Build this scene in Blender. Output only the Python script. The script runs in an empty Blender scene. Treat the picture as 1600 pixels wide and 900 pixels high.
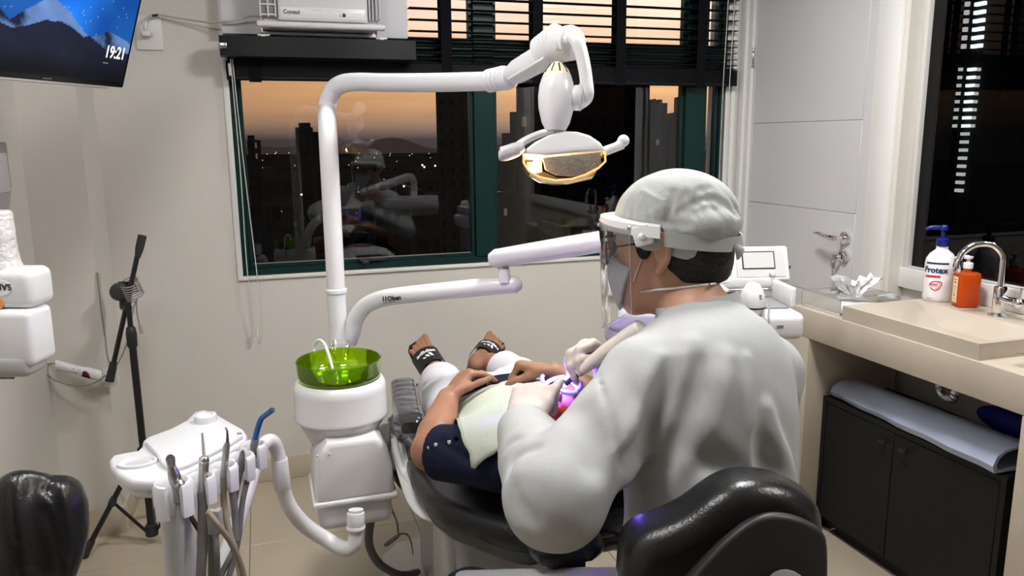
import bpy, bmesh, math, random
import numpy as np
from mathutils import Vector, Matrix
from math import sin, cos, pi, radians, sqrt, atan2

scene = bpy.context.scene
COL = scene.collection

# ------------------------------------------------------------------ camera
FPX, PITCH, YAW, ROLL, CAMH = 1218.0, 0.1892, 0.3077, 0.00915, 1.44
cam_d = bpy.data.cameras.new('camera')
cam_d.sensor_width = 36.0
cam_d.lens = FPX / 1600 * 36.0
cam_d.clip_start, cam_d.clip_end = 0.02, 6000
cam = bpy.data.objects.new('camera', cam_d)
COL.objects.link(cam)
CF = Vector((sin(YAW) * cos(PITCH), cos(YAW) * cos(PITCH), -sin(PITCH)))
_r = Vector((cos(YAW), -sin(YAW), 0)); _d = CF.cross(_r)
CR = cos(ROLL) * _r + sin(ROLL) * _d
CD = cos(ROLL) * _d - sin(ROLL) * _r
CC = Vector((0, 0, CAMH))
m = Matrix((CR, -CD, -CF)).transposed().to_4x4()
m.translation = CC
cam.matrix_world = m
scene.camera = cam

def P(px, py, t):
    """world point seen at photo pixel (px, py), t metres in front of the camera plane"""
    return CC + (CF * FPX + CR * (px - 800) + CD * (py - 450)) * (t / FPX)
def at(px, py, ax, val):
    q = CF * FPX + CR * (px - 800) + CD * (py - 450)
    i = 'xyz'.index(ax)
    return CC + q * ((val - CC[i]) / q[i])

# ------------------------------------------------------------------ view, sky
vs = scene.view_settings
vs.view_transform = 'Standard'; vs.look = 'None'; vs.exposure = 0.2; vs.gamma = 1.0
vs.use_curve_mapping = False
world = bpy.data.worlds.new('dusk_sky'); scene.world = world
world.use_nodes = True
wn, wl = world.node_tree.nodes, world.node_tree.links
wn.clear()
wo = wn.new('ShaderNodeOutputWorld'); bg = wn.new('ShaderNodeBackground')
tc = wn.new('ShaderNodeTexCoord'); sp = wn.new('ShaderNodeSeparateXYZ')
rp = wn.new('ShaderNodeValToRGB')
wl.new(tc.outputs['Generated'], sp.inputs[0])
wl.new(sp.outputs['Z'], rp.inputs['Fac'])
els = rp.color_ramp.elements
stops = [(0.0, (.050, .042, .044)), (0.012, (.22, .145, .11)), (0.035, (.52, .285, .15)), (0.06, (.70, .375, .165)),
         (0.10, (.74, .44, .24)), (0.14, (.92, .67, .50)), (0.2, (.94, .77, .67)), (0.34, (.58, .54, .58)), (0.6, (.22, .26, .36)), (1.0, (.10, .14, .24))]
els[0].position, els[0].color = stops[0][0], stops[0][1] + (1,)
els[1].position, els[1].color = stops[-1][0], stops[-1][1] + (1,)
for s_, c_ in stops[1:-1]:
    e = els.new(s_); e.color = c_ + (1,)
# warmer and brighter toward where the sun went down (azimuth just right of the window axis)
dt = wn.new('ShaderNodeVectorMath'); dt.operation = 'DOT_PRODUCT'
dt.inputs[1].default_value = (sin(0.72), cos(0.72), 0)
wl.new(tc.outputs['Generated'], dt.inputs[0])
mr = wn.new('ShaderNodeMapRange'); mr.inputs['From Min'].default_value = 0.55; mr.inputs['From Max'].default_value = 1.0
mr.inputs['To Min'].default_value = 0.55; mr.inputs['To Max'].default_value = 1.55
wl.new(dt.outputs['Value'], mr.inputs['Value'])
# thin streaks of cloud
mp = wn.new('ShaderNodeMapping'); mp.inputs['Scale'].default_value = (3, 3, 42)
wl.new(tc.outputs['Generated'], mp.inputs['Vector'])
nz = wn.new('ShaderNodeTexNoise'); nz.inputs['Scale'].default_value = 1.6; nz.inputs['Detail'].default_value = 5
wl.new(mp.outputs[0], nz.inputs['Vector'])
m2 = wn.new('ShaderNodeMapRange'); m2.inputs['From Min'].default_value = .35; m2.inputs['From Max'].default_value = .7
m2.inputs['To Min'].default_value = 1.06; m2.inputs['To Max'].default_value = .88
wl.new(nz.outputs['Fac'], m2.inputs['Value'])
mu = wn.new('ShaderNodeMath'); mu.operation = 'MULTIPLY'
wl.new(mr.outputs[0], mu.inputs[0]); wl.new(m2.outputs[0], mu.inputs[1])
wl.new(rp.outputs['Color'], bg.inputs['Color']); wl.new(mu.outputs[0], bg.inputs['Strength'])
wl.new(bg.outputs[0], wo.inputs[0])

# ------------------------------------------------------------------ lights of the room (ceiling panels)
def area(name, loc, sx, sy, power, col):
    l = bpy.data.lights.new(name, 'AREA'); l.shape = 'RECTANGLE'; l.size = sx; l.size_y = sy
    l.energy = power; l.color = col
    o = bpy.data.objects.new(name, l); COL.objects.link(o); o.location = loc
    return o
CEIL = 2.55
PANELS = [(1.20, 1.75, 34), (-.2, 1.25, 17), (1.95, .65, 20)]
for i_, (x_, y_, w_) in enumerate(PANELS):
    area('ceiling_lamp_light', (x_, y_, CEIL - 0.035), .36, .36, w_, (1.0, .985, .965))

# ------------------------------------------------------------------ materials
MATS = {}
def mat(name, col, rough=.5, metal=0.0, spec=.5, noise=0.0, nscale=20, bump=0.0, bscale=60, emit=None, estr=0.0,
        trans=0.0, ior=1.45, alpha=1.0, coat=0.0, sss=0.0, sheen=0.0):
    if name in MATS: return MATS[name]
    M = bpy.data.materials.new(name); M.use_nodes = True
    nt = M.node_tree; b = nt.nodes['Principled BSDF']
    c4 = tuple(col) + (1,)
    b.inputs['Base Color'].default_value = c4
    b.inputs['Roughness'].default_value = rough; b.inputs['Metallic'].default_value = metal
    b.inputs['Specular IOR Level'].default_value = spec
    b.inputs['Transmission Weight'].default_value = trans; b.inputs['IOR'].default_value = ior
    b.inputs['Alpha'].default_value = alpha; b.inputs['Coat Weight'].default_value = coat
    b.inputs['Sheen Weight'].default_value = sheen
    if sss:
        b.inputs['Subsurface Weight'].default_value = sss; b.inputs['Subsurface Scale'].default_value = .01
        b.inputs['Subsurface Radius'].default_value = (1, .4, .25)
    if emit:
        b.inputs['Emission Color'].default_value = tuple(emit) + (1,); b.inputs['Emission Strength'].default_value = estr
    tcn = None
    if noise or bump:
        tcn = nt.nodes.new('ShaderNodeTexCoord')
    if noise:
        n = nt.nodes.new('ShaderNodeTexNoise'); n.inputs['Scale'].default_value = nscale; n.inputs['Detail'].default_value = 4
        nt.links.new(tcn.outputs['Object'], n.inputs['Vector'])
        r = nt.nodes.new('ShaderNodeValToRGB')
        r.color_ramp.elements[0].position = .3; r.color_ramp.elements[1].position = .7
        r.color_ramp.elements[0].color = tuple(max(0, c * (1 - noise)) for c in col) + (1,)
        r.color_ramp.elements[1].color = tuple(min(1, c * (1 + noise)) for c in col) + (1,)
        nt.links.new(n.outputs['Fac'], r.inputs['Fac']); nt.links.new(r.outputs['Color'], b.inputs['Base Color'])
    if bump:
        n = nt.nodes.new('ShaderNodeTexNoise'); n.inputs['Scale'].default_value = bscale; n.inputs['Detail'].default_value = 5
        nt.links.new(tcn.outputs['Object'], n.inputs['Vector'])
        bn = nt.nodes.new('ShaderNodeBump'); bn.inputs['Strength'].default_value = bump; bn.inputs['Distance'].default_value = .01
        nt.links.new(n.outputs['Fac'], bn.inputs['Height']); nt.links.new(bn.outputs['Normal'], b.inputs['Normal'])
    MATS[name] = M
    return M
def mat_clear(name, tint, refl=1.0, rough=0.0, ior=1.5, gloss=(1, 1, 1), body=None, bfac=.3):
    """thin clear sheet: tinted see-through plus a fresnel reflection"""
    if name in MATS: return MATS[name]
    M = bpy.data.materials.new(name); M.use_nodes = True
    nt = M.node_tree; nt.nodes.clear()
    o = nt.nodes.new('ShaderNodeOutputMaterial'); mx = nt.nodes.new('ShaderNodeMixShader')
    t = nt.nodes.new('ShaderNodeBsdfTransparent'); t.inputs[0].default_value = tuple(tint) + (1,)
    g = nt.nodes.new('ShaderNodeBsdfGlossy'); g.inputs['Roughness'].default_value = rough; g.inputs[0].default_value = tuple(gloss) + (1,)
    f = nt.nodes.new('ShaderNodeFresnel'); f.inputs[0].default_value = ior
    mm = nt.nodes.new('ShaderNodeMath'); mm.operation = 'MULTIPLY'; mm.use_clamp = True; mm.inputs[1].default_value = refl
    nt.links.new(f.outputs[0], mm.inputs[0]); nt.links.new(mm.outputs[0], mx.inputs[0])
    tt = t.outputs[0]
    if body:
        df = nt.nodes.new('ShaderNodeBsdfTranslucent'); df.inputs[0].default_value = tuple(body) + (1,)
        d2 = nt.nodes.new('ShaderNodeBsdfDiffuse'); d2.inputs[0].default_value = tuple(body) + (1,)
        m1 = nt.nodes.new('ShaderNodeMixShader'); m1.inputs[0].default_value = .5
        nt.links.new(df.outputs[0], m1.inputs[1]); nt.links.new(d2.outputs[0], m1.inputs[2])
        m2 = nt.nodes.new('ShaderNodeMixShader'); m2.inputs[0].default_value = bfac
        nt.links.new(tt, m2.inputs[1]); nt.links.new(m1.outputs[0], m2.inputs[2]); tt = m2.outputs[0]
    nt.links.new(tt, mx.inputs[1]); nt.links.new(g.outputs[0], mx.inputs[2]); nt.links.new(mx.outputs[0], o.inputs[0])
    MATS[name] = M
    return M
def mat_emit(name, col, s):
    return mat(name, (0.02, 0.02, 0.02), emit=col, estr=s)
def mat_vcol(name, emit=0.0, rough=.4):
    if name in MATS: return MATS[name]
    M = bpy.data.materials.new(name); M.use_nodes = True
    nt = M.node_tree; b = nt.nodes['Principled BSDF']
    a = nt.nodes.new('ShaderNodeVertexColor'); a.layer_name = 'print'
    b.inputs['Roughness'].default_value = rough; b.inputs['Specular IOR Level'].default_value = .12
    if emit:
        b.inputs['Base Color'].default_value = (.005, .005, .006, 1)
        nt.links.new(a.outputs[0], b.inputs['Emission Color']); b.inputs['Emission Strength'].default_value = emit
    else:
        nt.links.new(a.outputs[0], b.inputs['Base Color'])
    MATS[name] = M
    return M

# ------------------------------------------------------------------ mesh builder
V = Vector
def crom(pts, n):
    """Catmull-Rom through pts (lists of equal-length tuples), n samples per span"""
    A = [np.array(p, float) for p in pts]
    A = [2 * A[0] - A[1]] + A + [2 * A[-1] - A[-2]]
    out = []
    for i in range(1, len(A) - 2):
        for k in range(n):
            t = k / n
            p0, p1, p2, p3 = A[i - 1:i + 3]
            out.append(.5 * (2 * p1 + (p2 - p0) * t + (2 * p0 - 5 * p1 + 4 * p2 - p3) * t * t + (3 * p1 - p0 - 3 * p2 + p3) * t ** 3))
    out.append(A[-2])
    return out
def frame(z, up=(0, 0, 1)):
    z = V(z).normalized(); u = V(up)
    if abs(z.dot(u)) > .97: u = V((0, 1, 0))
    x = u.cross(z).normalized(); y = z.cross(x)
    return x, y, z
class MB:
    def __init__(s): s.v = []; s.f = []; s.mi = []; s.cur = 0
    def _add(s, vs, fs):
        o = len(s.v); s.v += [V(q) for q in vs]
        s.f += [[o + i for i in f] for f in fs]; s.mi += [s.cur] * len(fs)
        return s
    def bm(s, b):
        b.verts.index_update(); s._add([v.co.copy() for v in b.verts], [[v.index for v in f.verts] for f in b.faces]); b.free(); return s
    def box(s, lo, hi, bev=0.0, seg=2, M=None):
        b = bmesh.new(); bmesh.ops.create_cube(b, size=1)
        lo, hi = V(lo), V(hi)
        for v in b.verts:
            v.co = V(((lo[i] + hi[i]) / 2 + v.co[i] * (hi[i] - lo[i])) for i in range(3)) if False else V([(lo[i] + hi[i]) / 2 + v.co[i] * (hi[i] - lo[i]) for i in range(3)])
        if bev: bmesh.ops.bevel(b, geom=list(b.edges), offset=bev, segments=seg, profile=.5, affect='EDGES')
        if M: b.transform(M)
        return s.bm(b)
    def obox(s, c, size, x=(1, 0, 0), y=(0, 1, 0), bev=0.0, seg=2):
        x = V(x).normalized(); y = V(y); z = x.cross(y).normalized(); y = z.cross(x)
        M = Matrix((x, y, z)).transposed().to_4x4(); M.translation = V(c)
        h = V(size) / 2
        return s.box(-h, h, bev, seg, M)
    def rings(s, rs, closed=True, cap0=True, cap1=True, loop=False):
        n = len(rs[0]); o = len(s.v)
        vs = [q for r in rs for q in r]; fs = []
        m = len(rs)
        for i in range(m if loop else m - 1):
            j = (i + 1) % m
            for k in range(n if closed else n - 1):
                l = (k + 1) % n
                fs.append((i * n + k, i * n + l, j * n + l, j * n + k))
        if closed and not loop:
            if cap0: fs.append(tuple(reversed(range(n))))
            if cap1: fs.append(tuple((m - 1) * n + k for k in range(n)))
        return s._add(vs, fs)
    def tube(s, pts, r, seg=12, n=0, cap=True, flat=1.0, up=(0, 0, 1)):
        """tube through pts; r number or list; n>0 smooths the path"""
        pts = [V(q) for q in pts]
        rr = r if isinstance(r, (list, tuple)) else [r] * len(pts)
        if n:
            q = crom([tuple(p) + (a,) for p, a in zip(pts, rr)], n)
            pts = [V(p[:3]) for p in q]; rr = [float(p[3]) for p in q]
        rs = []; x = None
        for i, p in enumerate(pts):
            d = (pts[min(i + 1, len(pts) - 1)] - pts[max(i - 1, 0)])
            if d.length < 1e-9: d = V((0, 0, 1))
            d.normalize()
            if x is None: x, y, _ = frame(d, up)
            else:
                x = (x - d * x.dot(d)); x.normalize(); y = d.cross(x)
            rs.append([p + (x * cos(a) + y * sin(a) * flat) * rr[i] for a in [2 * pi * k / seg for k in range(seg)]])
        return s.rings(rs, cap0=cap, cap1=cap)
    def lathe(s, prof, c=(0, 0, 0), axis=(0, 0, 1), seg=24, sx=1.0, sy=1.0, up=(0, 1, 0)):
        """prof: (radius, height) pairs along axis"""
        x, y, z = frame(axis, up); c = V(c)
        rs = []
        for r, h in prof:
            r = max(r, 1e-5)
            rs.append([c + z * h + x * (r * sx * cos(2 * pi * k / seg)) + y * (r * sy * sin(2 * pi * k / seg)) for k in range(seg)])
        return s.rings(rs)
    def cyl(s, a, b, r, seg=16, r2=None, bev=0.0):
        a, b = V(a), V(b); L = (b - a).length; r2 = r if r2 is None else r2
        if bev: pr = [(r - bev, 0), (r - bev * .3, bev * .3), (r, bev), (r2, L - bev), (r2 - bev * .3, L - bev * .3), (r2 - bev, L)]
        else: pr = [(r, 0), (r2, L)]
        return s.lathe(pr, a, b - a, seg)
    def ball(s, c, r, seg=16, sc=(1, 1, 1)):
        pr = [(sin(pi * i / 10), -cos(pi * i / 10)) for i in range(11)]
        c = V(c)
        return s.rings([[c + V((max(a, 1e-4) * r * sc[0] * cos(2 * pi * k / seg), max(a, 1e-4) * r * sc[1] * sin(2 * pi * k / seg), b * r * sc[2])) for k in range(seg)] for a, b in pr])
    def prism(s, poly, o, ex, ey, d, bev=0.0, seg=2):
        """polygon (u,v) in the plane o + u*ex + v*ey, extruded by vector d, edges of both caps rounded"""
        o, ex, ey, d = V(o), V(ex), V(ey), V(d)
        b = bmesh.new()
        lo = [b.verts.new(o + ex * u + ey * w) for u, w in poly]
        f = b.faces.new(lo)
        r = bmesh.ops.extrude_face_region(b, geom=[f])
        nv = [g for g in r['geom'] if isinstance(g, bmesh.types.BMVert)]
        bmesh.ops.translate(b, vec=d, verts=nv)
        bmesh.ops.recalc_face_normals(b, faces=list(b.faces))
        if bev:
            caps = [fc for fc in b.faces if len(fc.verts) == len(poly)]
            es = set(e for fc in caps for e in fc.edges)
            bmesh.ops.bevel(b, geom=list(es), offset=bev, segments=seg, profile=.5, affect='EDGES')
        return s.bm(b)
    def quad(s, a, b, c, d): return s._add([a, b, c, d], [(0, 1, 2, 3)])
    def add_mesh(s, me, M=None):
        vs = [(M @ v.co if M else v.co.copy()) for v in me.vertices]
        return s._add(vs, [list(p.vertices) for p in me.polygons])
    def build(s, name, ma, parent=None, smooth=40, base=None):
        me = bpy.data.meshes.new(name)
        if parent is not None: off = WL[parent.name]
        elif base is not None: off = V(base)
        else:
            lo = V([min(q[i] for q in s.v) for i in range(3)]); hi = V([max(q[i] for q in s.v) for i in range(3)])
            off = V(((lo.x + hi.x) / 2, (lo.y + hi.y) / 2, lo.z))
        me.from_pydata([tuple(q - off) for q in s.v], [], s.f)
        mats = ma if isinstance(ma, (list, tuple)) else [ma]
        for q in mats: me.materials.append(q)
        if len(mats) > 1: me.polygons.foreach_set('material_index', s.mi)
        me.update()
        if smooth:
            me.polygons.foreach_set('use_smooth', [True] * len(me.polygons))
            me.set_sharp_from_angle(angle=radians(smooth))
        b = bmesh.new(); b.from_mesh(me); bmesh.ops.recalc_face_normals(b, faces=list(b.faces)); b.to_mesh(me); b.free()
        return link(name, me, parent, off)
WL = {}
def link(name, me, parent, off):
    o = bpy.data.objects.new(name, me); COL.objects.link(o)
    if parent is not None: o.parent = parent
    else: o.location = off
    WL[o.name] = V(off)
    return o
def tag(o, label, cat, group=None):
    o['label'] = label; o['category'] = cat
    if group: o['group'] = group
    return o
def thing(name, loc, label, cat, group=None):
    o = bpy.data.objects.new(name, None); COL.objects.link(o); o.location = loc; o.empty_display_size = .05
    WL[o.name] = V(loc)
    return tag(o, label, cat, group)
def struct(o, label=None):
    o['kind'] = 'structure'
    if label: o['label'] = label
    return o
def copy_tree(o, parent=None, loc=None):
    c = o.copy(); COL.objects.link(c); c.parent = parent
    if loc is not None: c.location = loc
    WL[c.name] = WL[o.name].copy() if loc is None else V(loc)
    for ch in list(o.children): copy_tree(ch, c)
    return c
def B(): return MB()
def text(name, body, size, o, ex, ey, ma, parent, depth=.0006, bold=0.0, align='LEFT', squash=1.0, curve=None):
    """flat lettering laid at o, running along ex with its height along ey"""
    cu = bpy.data.curves.new(name, 'FONT'); cu.body = body; cu.size = size; cu.extrude = depth; cu.offset = bold
    cu.align_x = align; cu.resolution_u = 3
    ob = bpy.data.objects.new(name, cu); COL.objects.link(ob)
    dg = bpy.context.evaluated_depsgraph_get()
    me = bpy.data.meshes.new_from_object(ob.evaluated_get(dg))
    bpy.data.objects.remove(ob); bpy.data.curves.remove(cu)
    ex = V(ex).normalized(); ey = V(ey).normalized(); ez = ex.cross(ey); o = V(o)
    mb = B()
    vs = []
    for v in me.vertices:
        if curve: vs.append(curve(v.co.x * squash, v.co.y, v.co.z))
        else: vs.append(o + ex * (v.co.x * squash) + ey * v.co.y + ez * v.co.z)
    mb._add(vs, [list(p.vertices) for p in me.polygons])
    bpy.data.meshes.remove(me)
    return mb.build(name, ma, parent, smooth=0)

# ------------------------------------------------------------------ organic surfaces: signed distance + surface nets
def smin(a, b, k):
    if k <= 0: return np.minimum(a, b)
    h = np.clip(.5 + .5 * (b - a) / k, 0, 1)
    return b * (1 - h) + a * h - k * h * (1 - h)
def smax(a, b, k): return -smin(-a, -b, k)
def cull(p, lo, hi, m, f):
    mk = ((p > lo - m) & (p < hi + m)).all(1)
    d = np.full(len(p), .3)
    if mk.any(): d[mk] = f(p[mk])
    return d
def cone_sdf(p, a, b, ra, rb):
    a = np.array(a, float); b = np.array(b, float); R_ = max(ra, rb)
    return cull(p, np.minimum(a, b) - R_, np.maximum(a, b) + R_, .12, lambda q: cone_sdf_(q, a, b, ra, rb))
def cone_sdf_(p, a, b, ra, rb):
    ba = b - a; L2 = max(ba @ ba, 1e-12)
    h = np.clip(((p - a) @ ba) / L2, 0, 1)
    return np.linalg.norm(p - a - h[:, None] * ba, axis=1) - (ra + (rb - ra) * h)
def ell_sdf(p, c, rad, X=(1, 0, 0), Y=(0, 1, 0), Z=(0, 0, 1)):
    q = p - np.array(c, float)
    l = np.stack([q @ np.array(X, float), q @ np.array(Y, float), q @ np.array(Z, float)], 1)
    r = np.array(rad, float)
    k0 = np.linalg.norm(l / r, axis=1); k1 = np.linalg.norm(l / (r * r), axis=1) + 1e-9
    return k0 * (k0 - 1) / k1
def nets(fn, lo, hi, h, relax=1):
    """surface nets of fn(points)->distance on a grid of step h"""
    lo = np.array(lo, float) - 2 * h; hi = np.array(hi, float) + 2 * h
    n = np.ceil((hi - lo) / h).astype(int) + 1
    ax = [lo[i] + h * np.arange(n[i]) for i in range(3)]
    # coarse pass to find where the surface is
    c = 4
    nc = [(n[i] - 1) // c + 2 for i in range(3)]
    cx = [lo[i] + h * c * np.arange(nc[i]) for i in range(3)]
    G = np.stack(np.meshgrid(*cx, indexing='ij'), -1).reshape(-1, 3)
    S = fn(G).reshape(nc)
    full = np.repeat(np.repeat(np.repeat(S, c, 0), c, 1), c, 2)[:n[0], :n[1], :n[2]].astype(np.float64)
    full = np.pad(full, [(0, n[i] - full.shape[i]) for i in range(3)], mode='edge')
    # a coarse sample stands for the c-block after it; refine blocks near the surface
    near = np.abs(S) < h * c * 2.2
    near = np.repeat(np.repeat(np.repeat(near, c, 0), c, 1), c, 2)[:n[0], :n[1], :n[2]]
    near = np.pad(near, [(0, n[i] - near.shape[i]) for i in range(3)])
    idx = np.argwhere(near)
    pts = lo + idx * h
    vals = np.concatenate([fn(pts[i:i + 200000]) for i in range(0, len(pts), 200000)])
    full[near] = vals
    S = full
    neg = S < 0
    cellneg = np.zeros(tuple(np.array(S.shape) - 1), int)
    for dx in (0, 1):
        for dy in (0, 1):
            for dz in (0, 1):
                cellneg += neg[dx:S.shape[0] - 1 + dx, dy:S.shape[1] - 1 + dy, dz:S.shape[2] - 1 + dz]
    act = (cellneg > 0) & (cellneg < 8)
    ids = -np.ones(act.shape, int)
    cells = np.argwhere(act); ids[act] = np.arange(len(cells))
    acc = np.zeros((len(cells), 3)); cnt = np.zeros(len(cells))
    for a in range(3):
        o = [i for i in range(3) if i != a]
        for d0 in (0, 1):
            for d1 in (0, 1):
                p0 = np.zeros(3, int); p0[o[0]] = d0; p0[o[1]] = d1
                p1 = p0.copy(); p1[a] = 1
                s0 = S[tuple((cells + p0).T)]; s1 = S[tuple((cells + p1).T)]
                mk = (s0 < 0) != (s1 < 0)
                t = np.where(mk, s0 / np.where(mk, s0 - s1, 1), 0)
                q = np.tile(p0.astype(float), (len(cells), 1)); q[:, a] += t
                acc[mk] += q[mk]; cnt[mk] += 1
    vert = lo + (cells + acc / np.maximum(cnt, 1)[:, None]) * h
    faces = []
    for a in range(3):
        o = [i for i in range(3) if i != a]
        sl0 = [slice(None)] * 3; sl1 = [slice(None)] * 3
        sl0[a] = slice(0, -1); sl1[a] = slice(1, None)
        ch = neg[tuple(sl0)] != neg[tuple(sl1)]
        e = np.argwhere(ch)
        e = e[(e[:, o[0]] > 0) & (e[:, o[1]] > 0) & (e[:, o[0]] < S.shape[o[0]] - 1) & (e[:, o[1]] < S.shape[o[1]] - 1)]
        qs = []
        for d0, d1 in ((0, 0), (1, 0), (1, 1), (0, 1)):
            q = e.copy(); q[:, o[0]] -= d0; q[:, o[1]] -= d1
            qs.append(ids[tuple(q.T)])
        Q = np.stack(qs, 1)
        flip = neg[tuple(e.T)]
        if a == 1: flip = ~flip
        Q[~flip] = Q[~flip][:, ::-1]
        faces.append(Q[(Q >= 0).all(1)])
    Fq = np.concatenate(faces)
    for _ in range(relax):
        s_ = np.zeros_like(vert); c_ = np.zeros(len(vert))
        for i in range(4):
            j = (i + 1) % 4
            np.add.at(s_, Fq[:, i], vert[Fq[:, j]]); np.add.at(c_, Fq[:, i], 1)
            np.add.at(s_, Fq[:, j], vert[Fq[:, i]]); np.add.at(c_, Fq[:, j], 1)
        vert = vert * .5 + .5 * s_ / np.maximum(c_, 1)[:, None]
    return vert, Fq
class Org:
    """a list of blended volumes"""
    def __init__(s): s.ops = []; s.lo = []; s.hi = []
    def _bb(s, q, r): s.lo.append(np.array(q) - r); s.hi.append(np.array(q) + r)
    def cone(s, a, b, ra, rb=None, k=.02, op='+'):
        rb = ra if rb is None else rb; a = tuple(a); b = tuple(b)
        if op == '+': s._bb(a, ra); s._bb(b, rb)
        s.ops.append((op, k, lambda p: cone_sdf(p, a, b, ra, rb))); return s
    def chain(s, pts, rs, k=.02, n=0, op='+'):
        pts = [tuple(q) for q in pts]; rs = rs if isinstance(rs, (list, tuple)) else [rs] * len(pts)
        if n:
            q = crom([p + (r,) for p, r in zip(pts, rs)], n); pts = [tuple(a[:3]) for a in q]; rs = [float(a[3]) for a in q]
        if op == '+':
            for p, r in zip(pts, rs): s._bb(p, r)
        def fn(p):
            d = None
            for i in range(len(pts) - 1):
                e = cone_sdf(p, pts[i], pts[i + 1], rs[i], rs[i + 1])
                d = e if d is None else np.minimum(d, e)
            return d
        s.ops.append((op, k, fn)); return s
    def ell(s, c, rad, X=(1, 0, 0), Y=(0, 1, 0), Z=(0, 0, 1), k=.02, op='+'):
        c = tuple(c); X, Y, Z = tuple(X), tuple(Y), tuple(Z)
        if op == '+': s._bb(c, max(rad))
        s.ops.append((op, k, lambda p: ell_sdf(p, c, rad, X, Y, Z))); return s
    def half(s, o, n, k=.002, op='&'):
        """keep the side the normal points away from"""
        o = np.array(o, float); n = np.array(V(n).normalized(), float)
        s.ops.append((op, k, lambda p: (p - o) @ n)); return s
    def fn(s, f, k=.002, op='&'): s.ops.append((op, k, f)); return s
    def sdf(s, p):
        d = None
        for op, k, f in s.ops:
            if op == 'd': d = d + f(p); continue
            e = f(p)
            if d is None: d = e
            elif op == '+': d = smin(d, e, k)
            elif op == '-': d = smax(d, -e, k)
            elif op == '&': d = smax(d, e, k)
        return d
    def build(s, name, ma, parent, h=.006, relax=1, base=None, post=None):
        lo = np.min(s.lo, 0); hi = np.max(s.hi, 0)
        v, f = nets(s.sdf, lo, hi, h, relax)
        if post is not None: v = post(v)
        off = WL[parent.name] if parent is not None else V(base if base is not None else ((lo[0] + hi[0]) / 2, (lo[1] + hi[1]) / 2, lo[2]))
        me = bpy.data.meshes.new(name)
        me.from_pydata((v - np.array(off)).tolist(), [], f.tolist())
        mats = ma if isinstance(ma, (list, tuple)) else [ma]
        for q in mats: me.materials.append(q)
        b = bmesh.new(); b.from_mesh(me); bmesh.ops.recalc_face_normals(b, faces=list(b.faces)); b.to_mesh(me); b.free()
        me.polygons.foreach_set('use_smooth', [True] * len(me.polygons)); me.update()
        return link(name, me, parent, off)

def hit(org, px, py, t0=.85, t1=2.6, back=0.0):
    """point of a volume's surface seen at a photo pixel, used to lay seams and folds on it"""
    d = (P(px, py, 1.0) - CC); t = t0
    for _ in range(90):
        q = CC + d * t
        s_ = float(org.sdf(np.array([tuple(q)]))[0])
        if s_ < .0006: break
        t += min(s_, .06) * .8
        if t > t1: break
    return CC + d * (t + back)
def push_out(org, G, dist):
    """move points of an array (..., 3) until they lie at least dist outside the volume"""
    F = G.reshape(-1, 3)
    for _ in range(6):
        s_ = org.sdf(F); e = 1e-3
        g_ = np.stack([org.sdf(F + np.eye(3)[i] * e) - s_ for i in range(3)], 1) / e
        g_ /= np.linalg.norm(g_, axis=1)[:, None] + 1e-9
        F = F + g_ * np.clip(dist - s_, 0, .02)[:, None]
    return F.reshape(G.shape)
# ================================================================== materials used all over
random.seed(5)
WALL = mat('wall_paint', (.60, .575, .53), .55, noise=.02, nscale=3, bump=.05, bscale=150)
WHITE = mat('white_plastic', (.72, .72, .74), .22, spec=.5, noise=.012, nscale=8)
WHITE2 = mat('white_enamel', (.67, .67, .695), .28, spec=.5)
OFFW = mat('off_white_plastic', (.70, .70, .69), .35)
CREAM = mat('cream_plastic', (.78, .72, .55), .45)
LGREY = mat('light_grey_plastic', (.50, .50, .51), .4)
MGREY = mat('mid_grey_plastic', (.23, .23, .235), .45)
BLACKM = mat('black_metal', (.012, .012, .013), .38)
BLACKP = mat('black_plastic', (.02, .02, .021), .45)
LEATHER = mat('black_leather', (.011, .011, .012), .27, spec=.4, bump=.10, bscale=230, noise=.25, nscale=9)
CHROME = mat('chrome', (.82, .82, .83), .09, metal=1)
STEEL = mat('brushed_steel', (.50, .50, .50), .28, metal=1)
GREEN = mat('green_aluminium', (.004, .024, .021), .32, spec=.3, noise=.08, nscale=5)
RUBBER = mat('dark_rubber', (.03, .03, .03), .6)
HOSE = mat('grey_hose', (.16, .155, .15), .5)
INK = mat('black_ink', (.01, .01, .012), .5)

# ================================================================== room shell
D, RX, LX, FY = 3.325, 2.215, -0.76, -1.45
WL0, WR0, WB, WT = -.095, 2.13, .897, 2.30       # back window opening
g = B().box((LX - .2, FY - .2, -.12), (RX + .2, D + .2, -.008))
floor = struct(g.build('floor', mat('grout', (.22, .18, .13), .8), smooth=0))
TILE = mat('porcelain_tile', (.42, .36, .275), .16, spec=.5, noise=.05, nscale=2.2)
def tile_mesh():
    b = B().box((0, 0, -.009), (.597, .597, 0), .0012, 1); return b
xs = [-.125 + .605 * k for k in range(-2, 5)]; ys = [2.768 + .605 * k for k in range(-7, 2)]
first = None
for x in xs:
    for y in ys:
        x0, x1, y0, y1 = max(x, LX), min(x + .605, RX), max(y, FY), min(y + .605, D)
        if x1 - x0 < .02 or y1 - y0 < .02: continue
        B().box((x0 + .001, y0 + .001, -.009), (x1 - .001, y1 - .001, 0), .0006, 1).build('tile', TILE, floor, smooth=0)
def wall(name, boxes, m_=None):
    b = B()
    for lo, hi in boxes: b.box(lo, hi)
    return struct(b.build(name, m_ or WALL, smooth=0))
wall('wall_back', [((LX - .15, D, 0), (WL0, D + .15, CEIL)), ((WL0, D, 0), (WR0, D + .15, WB)), ((WL0, D, WT), (WR0, D + .15, CEIL)), ((WR0, D, 0), (RX + .15, D + .15, CEIL))])
wall('wall_left', [((LX - .15, FY, 0), (LX, D, CEIL))])
wall('wall_column', [((LX, 3.03, 0), (-.575, D, CEIL))])
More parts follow.
